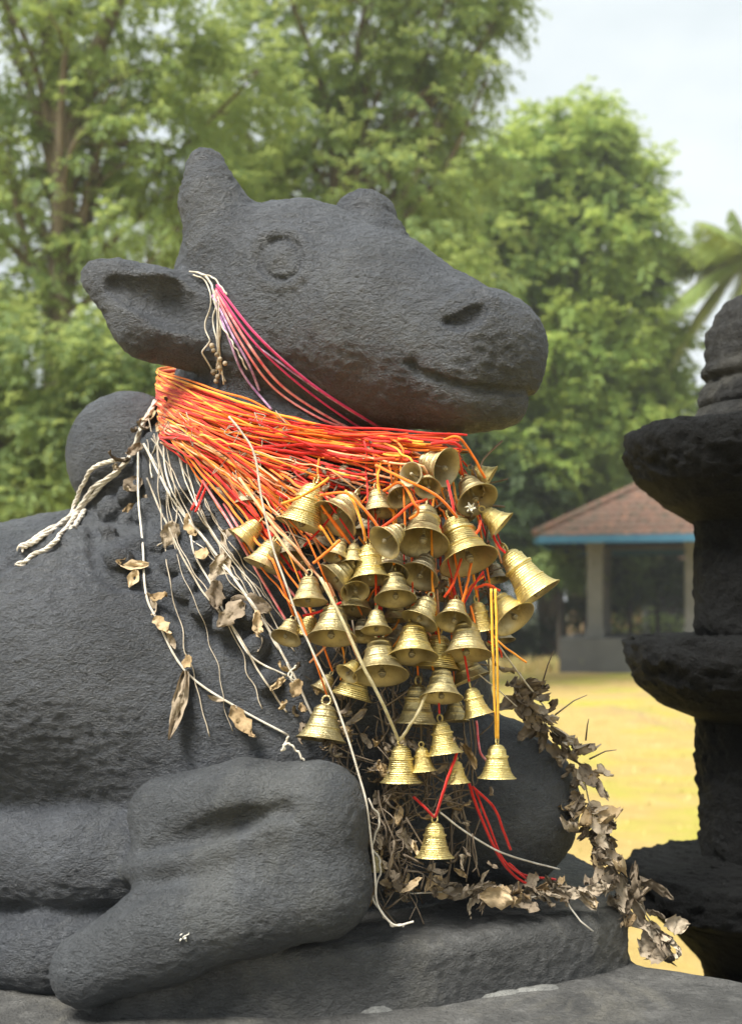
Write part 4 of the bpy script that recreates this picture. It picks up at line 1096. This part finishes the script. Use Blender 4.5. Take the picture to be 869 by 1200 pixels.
def sprays(blobs, nspray, nleaf, lsize, tw, seed, shell=.55, droop=.5, tintbase=0.5):
    rg = np.random.default_rng(seed)
    wts = np.array([(b[3]*b[4]*b[5])**.67 for b in blobs]); wts /= wts.sum()
    bi = rg.choice(len(blobs), nspray, p=wts); B = np.array([b[:6] for b in blobs])[bi]
    d = rg.normal(size=(nspray, 3)); d /= np.linalg.norm(d, axis=1)[:, None]
    r = (shell+(1-shell)*rg.random(nspray))**.6*(1+.21*rg.normal(size=nspray)); c = B[:, :3]+d*B[:, 3:6]*r[:, None]
    # clump: pull sprays towards sub-centres so the outline is uneven
    nc = max(8, nspray//26); sc = c[rg.choice(nspray, nc)]
    near = sc[rg.integers(0, nc, nspray)]
    pick = np.empty(nspray, int)
    for a in range(0, nspray, 2000):
        pick[a:a+2000] = ((c[a:a+2000, None, :]-sc[None])**2).sum(2).argmin(1)
    c = c+(sc[pick]-c)*.42*rg.random(nspray)[:, None]
    ctint = np.clip(rg.normal(tintbase, .20, nc), 0, 1)[pick]
    # twig direction
    h = d.copy(); h[:, 2] = h[:, 2]*.4-droop*rg.random(nspray); h += rg.normal(0, .45, h.shape); h /= np.linalg.norm(h, axis=1)[:, None]
    side = np.cross(h, [0,0,1.]); side /= np.linalg.norm(side, axis=1)[:, None]+1e-6; nrm = np.cross(side, h)
    Ls = lsize*rg.uniform(.7, 1.3, nspray)
    V_ = []; T_ = []
    for k in range(nleaf):
        u = (k//2+.5)/(nleaf/2); sgn = 1 if k % 2 else -1
        base = c+h*(u*tw)[..., None] if np.ndim(tw) else c+h*(u*tw)
        base = base+nrm*(-.35*u*u*tw)
        ld = h*rg.uniform(.3, .9, nspray)[:, None]+side*sgn*rg.uniform(.5, 1.1, nspray)[:, None]+nrm*rg.normal(-.25, .3, nspray)[:, None]
        ld /= np.linalg.norm(ld, axis=1)[:, None]; L = (Ls*(1-.35*u))[:, None]
        wv = np.cross(ld, nrm+rg.normal(0, .5, nrm.shape)); wv /= np.linalg.norm(wv, axis=1)[:, None]+1e-6
        W = L*.20
        q = np.stack([base, base+ld*L*.5+wv*W, base+ld*L-nrm*L*.15, base+ld*L*.5-wv*W], 1)
        V_.append(q); T_.append(np.repeat(np.clip(ctint+rg.normal(0, .07, nspray), 0, 1), 4))
    Vv = np.concatenate(V_).reshape(-1, 3); T = np.concatenate(T_)
    return Vv, np.arange(len(Vv)).reshape(-1, 4), np.stack([T, T, T], 1)
def W3(px, py, t): return P(px, py, t)
def tree(name, label, base, trunk, limbs, blobs, nspray, nleaf, lsize, tw, seed, mat, bark='bark', group='trees beyond the field', droop=.5, tint=.5, shell=.55, autolimb=True):
    root = tag(empty(name, base), label, 'tree' if 'bush' not in name else 'bush', group); b = np.array(base)
    rg = random.Random(seed); mb = MB()
    mb.tube([np.array(p[:3])-b for p in spline([np.array(p[:4]) for p in trunk], 24)], [p[3] for p in spline([np.array(p[:4]) for p in trunk], 24)], 9)
    mb.build('trunk', M[bark], root)
    top = np.array(trunk[-1][:3]); lb = MB(); n_l = 0
    for l in limbs:
        q = spline([np.array(p) for p in l], 14); lb.tube([p[:3]-b for p in q], [p[3] for p in q], 7); n_l += 1
    if autolimb:
        tr = spline([np.array(p[:3]) for p in trunk], 20)
        for bl in blobs:
            for _ in range(3):
                s = tr[rg.randrange(len(tr)//2, len(tr))]; e = np.array(bl[:3])+np.array([rg.uniform(-.7,.7)*bl[3+i] for i in range(3)])
                mid = (s+e)/2+np.array([rg.uniform(-.4,.4), rg.uniform(-.4,.4), rg.uniform(-.1,.5)]); L = np.linalg.norm(e-s)
                r0 = min(trunk[-1][3]*.8, .016*L+.02)
                q = spline([s, mid, e], 10); m = len(q)
                lb.tube([p-b for p in q], [r0*(1-.85*i/(m-1)) for i in range(m)], 5)
                for _k in range(3):
                    s2 = q[rg.randrange(m//2, m)]; e2 = s2+np.array([rg.uniform(-1,1)*bl[3]*.5, rg.uniform(-1,1)*bl[4]*.5, rg.uniform(-.3,.8)*bl[5]*.5])
                    lb.tube([s2-b, (s2+e2)/2+rg.uniform(-.1,.1)-b, e2-b], [r0*.35, r0*.22, r0*.08], 4)
    if lb.v: lb.build('branches', M[bark], root)
    Vv, f, T = sprays(blobs, nspray, nleaf, lsize, tw, seed, shell, droop, tint)
    mesh_np('crown', Vv-b, f, M[mat], root, False, colors=T)
    return root
def blob(px, py, t, rx, ry, rd=None):
    c = P(px, py, t); s = t/F; return (*c, rx*s, (rd if rd else (rx+ry)/2)*s, ry*s)
def tp(px, py, t, rpx): q = P(px, py, t); return (*q, rpx*t/F)
def gnd(px, t): return (float((px-CX)/F*t), t-CAMT, 0.)

t = 16.5
tree('tree', 'tall feathery tree with a pale forked trunk at far left', gnd(70, t),
     [tp(75, HY+1.5*F/t, t, 20), tp(72, 560, t, 18), tp(66, 400, t, 16), tp(74, 260, t, 15), tp(70, 150, t, 13)],
     [[tp(74, 200, t, 13), tp(95, 110, t, 11), tp(130, 20, t, 9), tp(170, -80, t, 6)], [tp(70, 160, t, 12), tp(58, 60, t, 9), tp(40, -60, t, 6)],
      [tp(88, 330, t, 6), tp(108, 200, t, 5), tp(150, 110, t, 3)], [tp(66, 300, t, 7), tp(10, 200, t, 5), tp(-50, 120, t, 3)], [tp(74,240,t,7), tp(40,120,t,6), tp(10,20,t,4)]],
     [blob(150, 60, t, 110, 70), blob(10, 60, t, 110, 80), blob(60, 190, t+.7, 120, 50), blob(180, 170, t, 90, 60), blob(160, 290, t, 95, 45), blob(-60, 250, t, 130, 120),
      blob(20, 330, t, 80, 40), blob(260, 100, t+1, 90, 70), blob(60, -80, t, 200, 90), blob(250, 230, t+.6, 70, 60)],
     2900, 12, .17, .46, 101, 'fol_a', tint=.55, droop=.8, shell=.4)
t = 20
tree('tree', 'broad feathery tree rising behind the statue head', gnd(400, t),
     [tp(400, HY+1.5*F/t, t, 20), tp(395, 500, t, 17), tp(400, 300, t, 14), tp(390, 120, t, 9)],
     [[tp(400, 260, t, 8), tp(470, 150, t, 6), tp(560, 60, t, 3)], [tp(395, 300, t, 8), tp(300, 180, t, 6), tp(250, 60, t, 3)]],
     [blob(400, 30, t, 130, 80), blob(520, 30, t, 78, 50), blob(470, 120, t, 88, 60), blob(330, 140, t, 110, 70), blob(400, 220, t, 130, 60), blob(300, 260, t, 90, 60),
      blob(520, 200, t+1, 70, 60), blob(400, -90, t, 170, 80), blob(560, -30, t, 50, 45), blob(470, 330, t, 120, 80), blob(200, 330, t, 100, 80), blob(595, 15, t, 24, 20), blob(560, 85, t, 34, 18)],
     4300, 12, .19, .50, 102, 'fol_a', tint=.52, droop=.7)
t = 31
tree('tree', 'light green rounded tree right of the statue head', gnd(640, t),
     [tp(650, HY+1.5*F/t, t, 17), tp(640, 600, t, 15), tp(650, 420, t, 11), tp(640, 280, t, 8)],
     [[tp(650, 430, t, 7), tp(720, 330, t, 5), tp(760, 250, t, 3)], [tp(640, 380, t, 7), tp(590, 260, t, 4), tp(560, 200, t, 3)]],
     [blob(672, 190, t, 58, 58), blob(728, 225, t, 36, 30), blob(600, 235, t, 70, 62), blob(690, 290, t, 92, 60), blob(756, 305, t, 26, 22), blob(560, 320, t+.5, 90, 80), blob(728, 390, t, 60, 55),
      blob(650, 420, t, 90, 70), blob(768, 480, t, 34, 45), blob(700, 510, t, 80, 50), blob(610, 540, t, 80, 60), blob(700, 140, t, 26, 26), blob(640, 155, t, 26, 26), blob(752, 190, t, 16, 10), blob(600, 620, t, 60, 50), blob(772, 420, t, 24, 30), blob(540, 500, t, 60, 70), blob(720, 160, t, 20, 14), blob(560, 200, t, 26, 20)],
     7600, 12, .30, .78, 103, 'fol_b', tint=.55, droop=.8)
t = 15
tree('tree', 'dark leafy tree low behind the statue ear at left', gnd(120, t),
     [tp(120, HY+1.5*F/t, t, 16), tp(128, 600, t, 14), tp(120, 480, t, 10)], [],
     [blob(60, 430, t, 130, 60), blob(180, 440, t, 100, 60), blob(20, 520, t, 110, 60), blob(-90, 420, t, 110, 90), blob(120, 520, t, 120, 60), blob(20, 590, t-.5, 90, 40), blob(250, 500, t, 90, 80)],
     4200, 12, .14, .34, 104, 'fol_a', 'bark_d', tint=.32)
def far_tree(label, px, top, t, w, seed, mat='fol_d', tint=.45, n=1500, name='tree', grp='trees beyond the field'):
    rg = random.Random(seed); bl = []
    for k in range(7):
        bl.append(blob(px+rg.uniform(-.6,.6)*w, top+(700-top)*(.2+.8*k/6)*.9, t+rg.uniform(-1,1), w*rg.uniform(.4,.65), max(35, (700-top)*.2)))
    tree(name, label, gnd(px, t), [tp(px, HY+1.5*F/t, t, 9), tp(px+5, 640, t, 8), tp(px, (top+700)/2, t, 5)], [], bl, n, 10, .26, .55, seed, mat, 'bark_d', tint=tint, group=grp)
far_tree('dark tree filling the gap left of the pavilion roof', 560, 420, 30, 110, 201, tint=.5, n=2200)
far_tree('dark evergreen behind the pavilion roof', 690, 440, 34, 120, 202, tint=.5, n=2600)
far_tree('tall dark tree behind the right lamp pillar', 860, 460, 33, 100, 203, tint=.6, n=1800)
far_tree('distant tree hidden mostly by the statue neck', 330, 330, 32, 150, 204, tint=.6, n=1800)
far_tree('distant dark tree at the left edge of the photo', -20, 440, 33, 150, 205, tint=.5, n=2200)
far_tree('distant tree behind the hump of the statue', 200, 420, 36, 130, 206, tint=.5, n=1800)
far_tree('distant tree far outside to the left', -330, 200, 26, 220, 207, 'fol_a', n=2600)
far_tree('distant tree far outside to the right', 1150, 330, 30, 200, 208, 'fol_a', n=2400)
far_tree('further distant tree to the right', 1500, 300, 28, 220, 209, 'fol_b', n=2400)
far_tree('further distant tree to the left', -760, 260, 30, 260, 210, 'fol_d', n=2400)
def bush(label, px, py, t, rx, ry, seed, mat='fol_d', tint=.5, n=500, ls=.14):
    root_b = [blob(px, py, t, rx, ry), blob(px-rx*.5, py+ry*.4, t, rx*.6, ry*.6), blob(px+rx*.5, py+ry*.3, t, rx*.6, ry*.6)]
    tree('bush', label, gnd(px, t), [tp(px, HY+1.5*F/t, t, 3), tp(px, py, t, 2)], [], root_b, n, 10, ls, .3, seed, mat, 'bark_d', 'bushes at the field edge', tint=tint)
bush('pale green bush growing left of the pavilion pillar', 655, 665, 29, 34, 24, 301, 'fol_a', .5)
bush('green bush seen through the pavilion between its pillars', 738, 668, 33, 30, 34, 302, 'fol_a', .4)
bush('bush with pale leaves hanging inside the pavilion opening', 770, 665, 34, 15, 22, 303, 'fol_b', .8, 160)
bush('low dark bush left of the pavilion base', 610, 735, 31, 50, 32, 304, 'fol_d', .3)
bush('low mossy bush beyond the pavilion floor', 760, 735, 36, 70, 20, 305, 'fol_a', .15, 400)
bush('dark bush at the field edge behind the bells', 560, 740, 31, 50, 34, 306, 'fol_d', .3)
for k, (px, lab) in enumerate([(470,'dark bush hidden behind the chest'),(370,'dark bush hidden behind the shoulder'),(900,'dark bush behind the lamp pillar'),(1010,'dark bush right of the lamp pillar'),(-60,'dark bush left of the frame'),(-200,'dark bush further left of the frame'),(1140,'dark bush further right of the lamp pillar')]):
    bush(lab, px, 730, 32, 70, 40, 310+k, 'fol_d', .35, 420, .18)

# palm
def palm():
    t = 30; root = tag(empty('palm_tree', gnd(905, t)), 'coconut palm with drooping fronds at the right edge', 'palm')
    b = np.array(root.location); c = P(880, 300, t); s = t/F
    q = spline([P(925, HY+1.5*F/t, t), P(915, 550, t), P(893, 400, t), c], 20)
    MB().tube([p-b for p in q], [14*s*(1-.35*i/len(q)) for i in range(len(q))], 10).build('trunk', M['bark'], root)
    rg = random.Random(8)
    specs = [(170, .2, 110, -20), (150, .5, 105, 40), (195, -.1, 105, 70), (125, .3, 95, 60), (215, .2, 110, 110), (100, .1, 90, 30), (60, .2, 100, 50), (20, -.2, 110, 50), (-10, .1, 110, 80), (240, -.5, 90, 90), (140, -.6, 90, 40), (300, .1, 80, 40)]
    for a, dy, L, dr in specs:
        an = math.radians(a); d = np.array([math.cos(an), dy, math.sin(an)*.8]); L *= s*1.25; pts = []
        for i in range(15):
            u = i/14; pts.append(c+d*L*u+np.array([0, 0, -dr*s*u*u]))
        mb = MB(); mb.tube([p-b for p in pts], [1.4*s*(1-.8*i/14) for i in range(15)], 5)
        fr = mb.build('frond_stem', M['bark'], root)
        Vv = []; Fc = []
        for i in range(1, 57):
            u = i/57; j = int(u*14); p = pts[j]+(pts[min(14, j+1)]-pts[j])*(u*14-j); dd = pts[min(14, j+1)]-pts[max(0, j-1)]; dd /= np.linalg.norm(dd)
            side = np.cross(dd, [0,0,1.]); side /= np.linalg.norm(side)
            ll = L*.34*math.sin(math.pi*min(1, u*.85+.12))
            for sg in (-1, 1):
                e = dd*.55+side*sg*.8+np.array([0, 0, -.55-.3*rg.random()]); e /= np.linalg.norm(e); w = dd*ll*.06
                n0 = len(Vv); Vv += [p-w-b, p+w-b, p+e*ll*.6+w*.8-b, p+e*ll+np.array([0,0,-.12*ll])-b, p+e*ll*.6-w*.8-b]; Fc.append((n0, n0+1, n0+2, n0+3, n0+4))
        me = MB().add(Vv, Fc); o = me.build('frond_leaflets', None, fr, False)
        o.data.materials.append(M['fol_p']); ca = o.data.color_attributes.new('tint', 'FLOAT_COLOR', 'POINT'); tv = .9 if a == 215 else rg.uniform(.3, .7)
        ca.data.foreach_set('color', np.tile([tv, tv, tv, 1.], len(o.data.vertices)))
palm()

# ------------------------------------------------------------------ pavilion
def plain(name, c, c2, sc, rough=.85, bump=.01):
    k = NT(name); n = k.noise(sc, 6, .65); k.set('Base Color', k.ramp(n, [(.3, c), (.7, c2)])); k.set('Roughness', rough); k.bump(n, bump); return k.m
M['plaster'] = plain('weathered_grey_plaster', (.12,.12,.11), (.20,.195,.18), 3)
M['blue'] = plain('blue_painted_wood', (.03,.13,.24), (.05,.18,.29), 4)
M['dkfloor'] = plain('dark_stone_floor', (.06,.062,.06), (.10,.10,.095), 2)
M['ochre'] = plain('ochre_plaster', (.25,.15,.06), (.34,.22,.10), 1.5)
M['door'] = plain('dark_door_wood', (.015,.012,.012), (.03,.025,.022), 3)
def tilemat():
    k = NT('clay_roof_tiles'); n = k.noise(1.3, 6, .7); n2 = k.noise(7, 5, .7)
    c = k.ramp(n2, [(.3, (.10,.06,.045)), (.5, (.165,.095,.07)), (.7, (.25,.13,.085))])
    c = k.mix(k.ramp(n, [(.45,(0,0,0)),(.65,(.8,.8,.8))]), c, (.13,.10,.075)); c = k.mix(k.ramp(k.noise(2.6, 6, .75), [(.50,(0,0,0)),(.60,(.85,.85,.85))]), c, (.07,.065,.045)); c = k.mix(k.ramp(k.noise(4.1, 5, .7), [(.60,(0,0,0)),(.68,(.7,.7,.7))]), c, (.42,.20,.11)); k.set('Base Color', c); k.set('Roughness', .9); k.bump(n2, .02); return k.m
M['tile'] = tilemat()
def pavilion():
    a = -math.radians(14); t0 = 26.0; c0 = P(697, HY, t0); fx = np.array([math.cos(a), math.sin(a)]); fy = np.array([-math.sin(a), math.cos(a)])
    org = np.array([c0[0], c0[1]]); root = tag(empty('pavilion', (org[0], org[1], 0)), 'small open pavilion with clay tiled hip roof and blue eave board', 'pavilion')
    Wd, Dp = 4.6, 4.2
    def L(u, v, z): q = fx*u+fy*v; return (q[0], q[1], z)
    zf, ze = .77, 3.0
    pb = MB(); pb.box(L(Wd/2, Dp/2, zf/2), (Wd+1.5, Dp+1.5, zf), a); pb.build('plinth', M['dkfloor'], root, False)
    for i, (u, v) in enumerate([(0,0),(Wd/2-.15,0),(Wd,0),(0,Dp),(Wd,Dp),(Wd/2,Dp)]):
        m = MB(); m.box(L(u, v, (zf+ze)/2), (.35,.35,ze-zf), a); m.box(L(u, v, zf+.12), (.42,.42,.2), a); m.box(L(u, v, ze-.12), (.40,.40,.16), a); m.build('pillar', M['plaster'], root, False)
    m = MB()
    for (u, v, w, d) in ((Wd/2,0,Wd+.5,.2),(Wd/2,Dp,Wd+.5,.2),(0,Dp/2,.2,Dp),(Wd,Dp/2,.2,Dp)): m.box(L(u, v, ze+.08), (w, d, .22), a)
    m.build('beam', M['plaster'], root, False)
    ov = 1.25; E = [(-ov,-ov),(Wd+ov,-ov),(Wd+ov,Dp+ov),(-ov,Dp+ov)]; R = [(Wd/2-.5, Dp/2), (Wd/2+.5, Dp/2)]; zr = 4.75; zeave = ze+.02
    # four roof slopes made of overlapping tile courses
    rf = MB()
    slopes = [(E[0],E[1],R[1],R[0]),(E[1],E[2],R[1],R[1]),(E[2],E[3],R[0],R[1]),(E[3],E[0],R[0],R[0])]
    NCs = 11
    for A, B, C_, D_ in slopes:
        A, B, C_, D_ = map(np.array, (A, B, C_, D_)); 
        for k in range(NCs):
            u0, u1 = k/NCs, (k+1.12)/NCs; u1 = min(u1, 1)
            l0, r0, l1, r1 = A+(D_-A)*u0, B+(C_-B)*u0, A+(D_-A)*u1, B+(C_-B)*u1
            z0, z1 = zeave+(zr-zeave)*u0+.05, zeave+(zr-zeave)*u1+.0
            n = max(2, int(np.linalg.norm(r0-l0)/.22)); Vv = []
            for i in range(n*2+1):
                s = i/(n*2); w = .03*(i % 2)
                p = l0+(r0-l0)*s; q = l1+(r1-l1)*s
                Vv += [L(p[0], p[1], z0+w), L(q[0], q[1], z1+w), L(p[0], p[1], z0+w-.05)]
            Fc = []
            for i in range(n*2): b_ = i*3; Fc += [(b_, b_+3, b_+4, b_+1), (b_+2, b_+5, b_+3, b_)]
            rf.add(Vv, Fc)
    roof = rf.build('roof', M['tile'], root, False)
    rd = MB()
    for p, q in ((E[0],R[0]),(E[1],R[1]),(E[2],R[1]),(E[3],R[0])): rd.tube([L(p[0], p[1], zeave+.08), L(q[0], q[1], zr+.08)], .09, 8)
    rd.tube([L(*R[0], zr+.1), L(*R[1], zr+.1)], .11, 8); rd.build('ridge_tiles', M['tile'], roof)
    fb = MB()
    for i in range(4):
        p, q = np.array(E[i]), np.array(E[(i+1) % 4]); m_ = (p+q)/2; d = q-p; ln = np.linalg.norm(d)
        fb.box(L(m_[0]*.995, m_[1]*.995, zeave-.06), ((ln-.16 if i % 2 == 0 else .05), (.05 if i % 2 == 0 else ln-.16), .16), a)
    fb.build('eave_board', M['blue'], root, False)
    cl = MB(); cl.add([L(-ov+.1,-ov+.1,zeave+.03), L(Wd+ov-.1,-ov+.1,zeave+.03), L(Wd+ov-.1,Dp+ov-.1,zeave+.03), L(-ov+.1,Dp+ov-.1,zeave+.03)], [(0,1,2,3)]); cl.build('ceiling', M['door'], root, False)
pavilion()
def house():
    t = 40; c = P(790, HY, t); s = t/F; root = tag(empty('house', (c[0], c[1], 0)), 'ochre walled house with a dark doorway seen through the pavilion', 'house')
    m = MB(); m.box((2.0, 3, 1.6), (9.5, 6, 3.2)); m.build('wall', M['ochre'], root, False)
    m = MB(); m.box((-.35, -.04, 1.55), (1.3, .12, 2.5)); d = m.build('door', M['door'], root, False)
    f = MB(); f.box((-1.07,-.06,1.6),(.12,.2,2.7)); f.box((.37,-.06,1.6),(.12,.2,2.7)); f.box((-.35,-.06,2.9),(1.6,.2,.12)); f.build('door_frame', M['plaster'], d, False)
    m = MB(); m.add([(-3.4,-.9,3.1),(7.4,-.9,3.1),(7.4,6.9,3.1),(-3.4,6.9,3.1),(-1,3,5),(5,3,5)], [(0,1,5,4),(1,2,5),(2,3,4,5),(3,0,4),(3,2,1,0)]); m.build('roof', M['tile'], root, False)
house()
print('T trees', time.time()-T0)
hz = MB().box((0, 300, 19), (1210, 1210, 42)).build('haze', None, None, False); tag(hz, 'thin haze added over the field to lighten the dark trees', 'haze', kind='stuff')  # haze volume added to lift the dark tones of the background foliage
hm = bpy.data.materials.new('added_haze'); hm.use_nodes = True; ht = hm.node_tree; ht.nodes.remove(ht.nodes['Principled BSDF'])
hv = ht.nodes.new('ShaderNodeVolumePrincipled'); hv.inputs['Color'].default_value = (.95, .97, .98, 1); hv.inputs['Density'].default_value = .0016; hv.inputs['Anisotropy'].default_value = .2
ht.links.new(hv.outputs[0], ht.nodes['Material Output'].inputs['Volume']); hz.data.materials.append(hm)
# ------------------------------------------------------------------ light, sky, camera
w = bpy.data.worlds.new('World'); scene.world = w; w.use_nodes = True; nt = w.node_tree; bg = nt.nodes['Background']
sky = nt.nodes.new('ShaderNodeTexSky'); sky.sky_type = 'NISHITA'; sky.sun_disc = False
SE, SR = math.radians(52), math.radians(-25)
sky.sun_elevation = SE; sky.sun_rotation = math.radians(215); sky.air_density = 1.2; sky.dust_density = 3.0
tc = nt.nodes.new('ShaderNodeTexCoord'); mp = nt.nodes.new('ShaderNodeMapping'); mp.inputs['Scale'].default_value = (1, 1, 2.6)
nt.links.new(tc.outputs['Generated'], mp.inputs['Vector'])
no = nt.nodes.new('ShaderNodeTexNoise'); no.inputs['Scale'].default_value = 2.4; no.inputs['Detail'].default_value = 5; no.inputs['Roughness'].default_value = .5
nt.links.new(mp.outputs['Vector'], no.inputs['Vector'])
rp = nt.nodes.new('ShaderNodeValToRGB'); rp.color_ramp.elements[0].position = .35; rp.color_ramp.elements[0].color = (4.9, 5.6, 5.9, 1)
rp.color_ramp.elements[1].position = .68; rp.color_ramp.elements[1].color = (7.7, 8.1, 8.2, 1); nt.links.new(no.outputs['Fac'], rp.inputs['Fac'])
mx = nt.nodes.new('ShaderNodeMix'); mx.data_type = 'RGBA'; mx.inputs[0].default_value = .93
nt.links.new(sky.outputs['Color'], mx.inputs[6]); nt.links.new(rp.outputs['Color'], mx.inputs[7]); nt.links.new(mx.outputs[2], bg.inputs['Color'])
bg.inputs['Strength'].default_value = .060
sl = bpy.data.lights.new('Sun', 'SUN'); sl.energy = 3.9; sl.angle = math.radians(24); sl.color = (1, .96, .88)
so = bpy.data.objects.new('Sun', sl); col.objects.link(so)
sd = Vector((-.45, -.42, 1.0)).normalized()      # direction towards the sun: high, left, a little behind the camera
so.rotation_euler = sd.to_track_quat('Z', 'Y').to_euler(); so.location = (-3, -3, 8)
sky.sun_elevation = math.asin(sd.z); sky.sun_rotation = math.atan2(sd.x, sd.y)
cam = bpy.data.cameras.new('Camera'); co = bpy.data.objects.new('Camera', cam); col.objects.link(co); scene.camera = co
co.location = (0, -CAMT, CZ); co.rotation_euler = (math.pi/2, 0, 0)
cam.sensor_fit = 'HORIZONTAL'; cam.sensor_width = 36; cam.lens = 36*F/869; cam.shift_y = 110/869; cam.clip_end = 3000; cam.clip_start = .05
cam.dof.use_dof = True; cam.dof.focus_distance = 1.47; cam.dof.aperture_fstop = 6.5
scene.view_settings.view_transform = 'Standard'; scene.view_settings.look = 'None'; scene.view_settings.exposure = 1.28; scene.view_settings.gamma = 1
scene.render.engine = 'CYCLES'
scene.cycles.max_bounces = 6; scene.cycles.diffuse_bounces = 3; scene.cycles.glossy_bounces = 3; scene.cycles.transmission_bounces = 3; scene.cycles.volume_bounces = 0
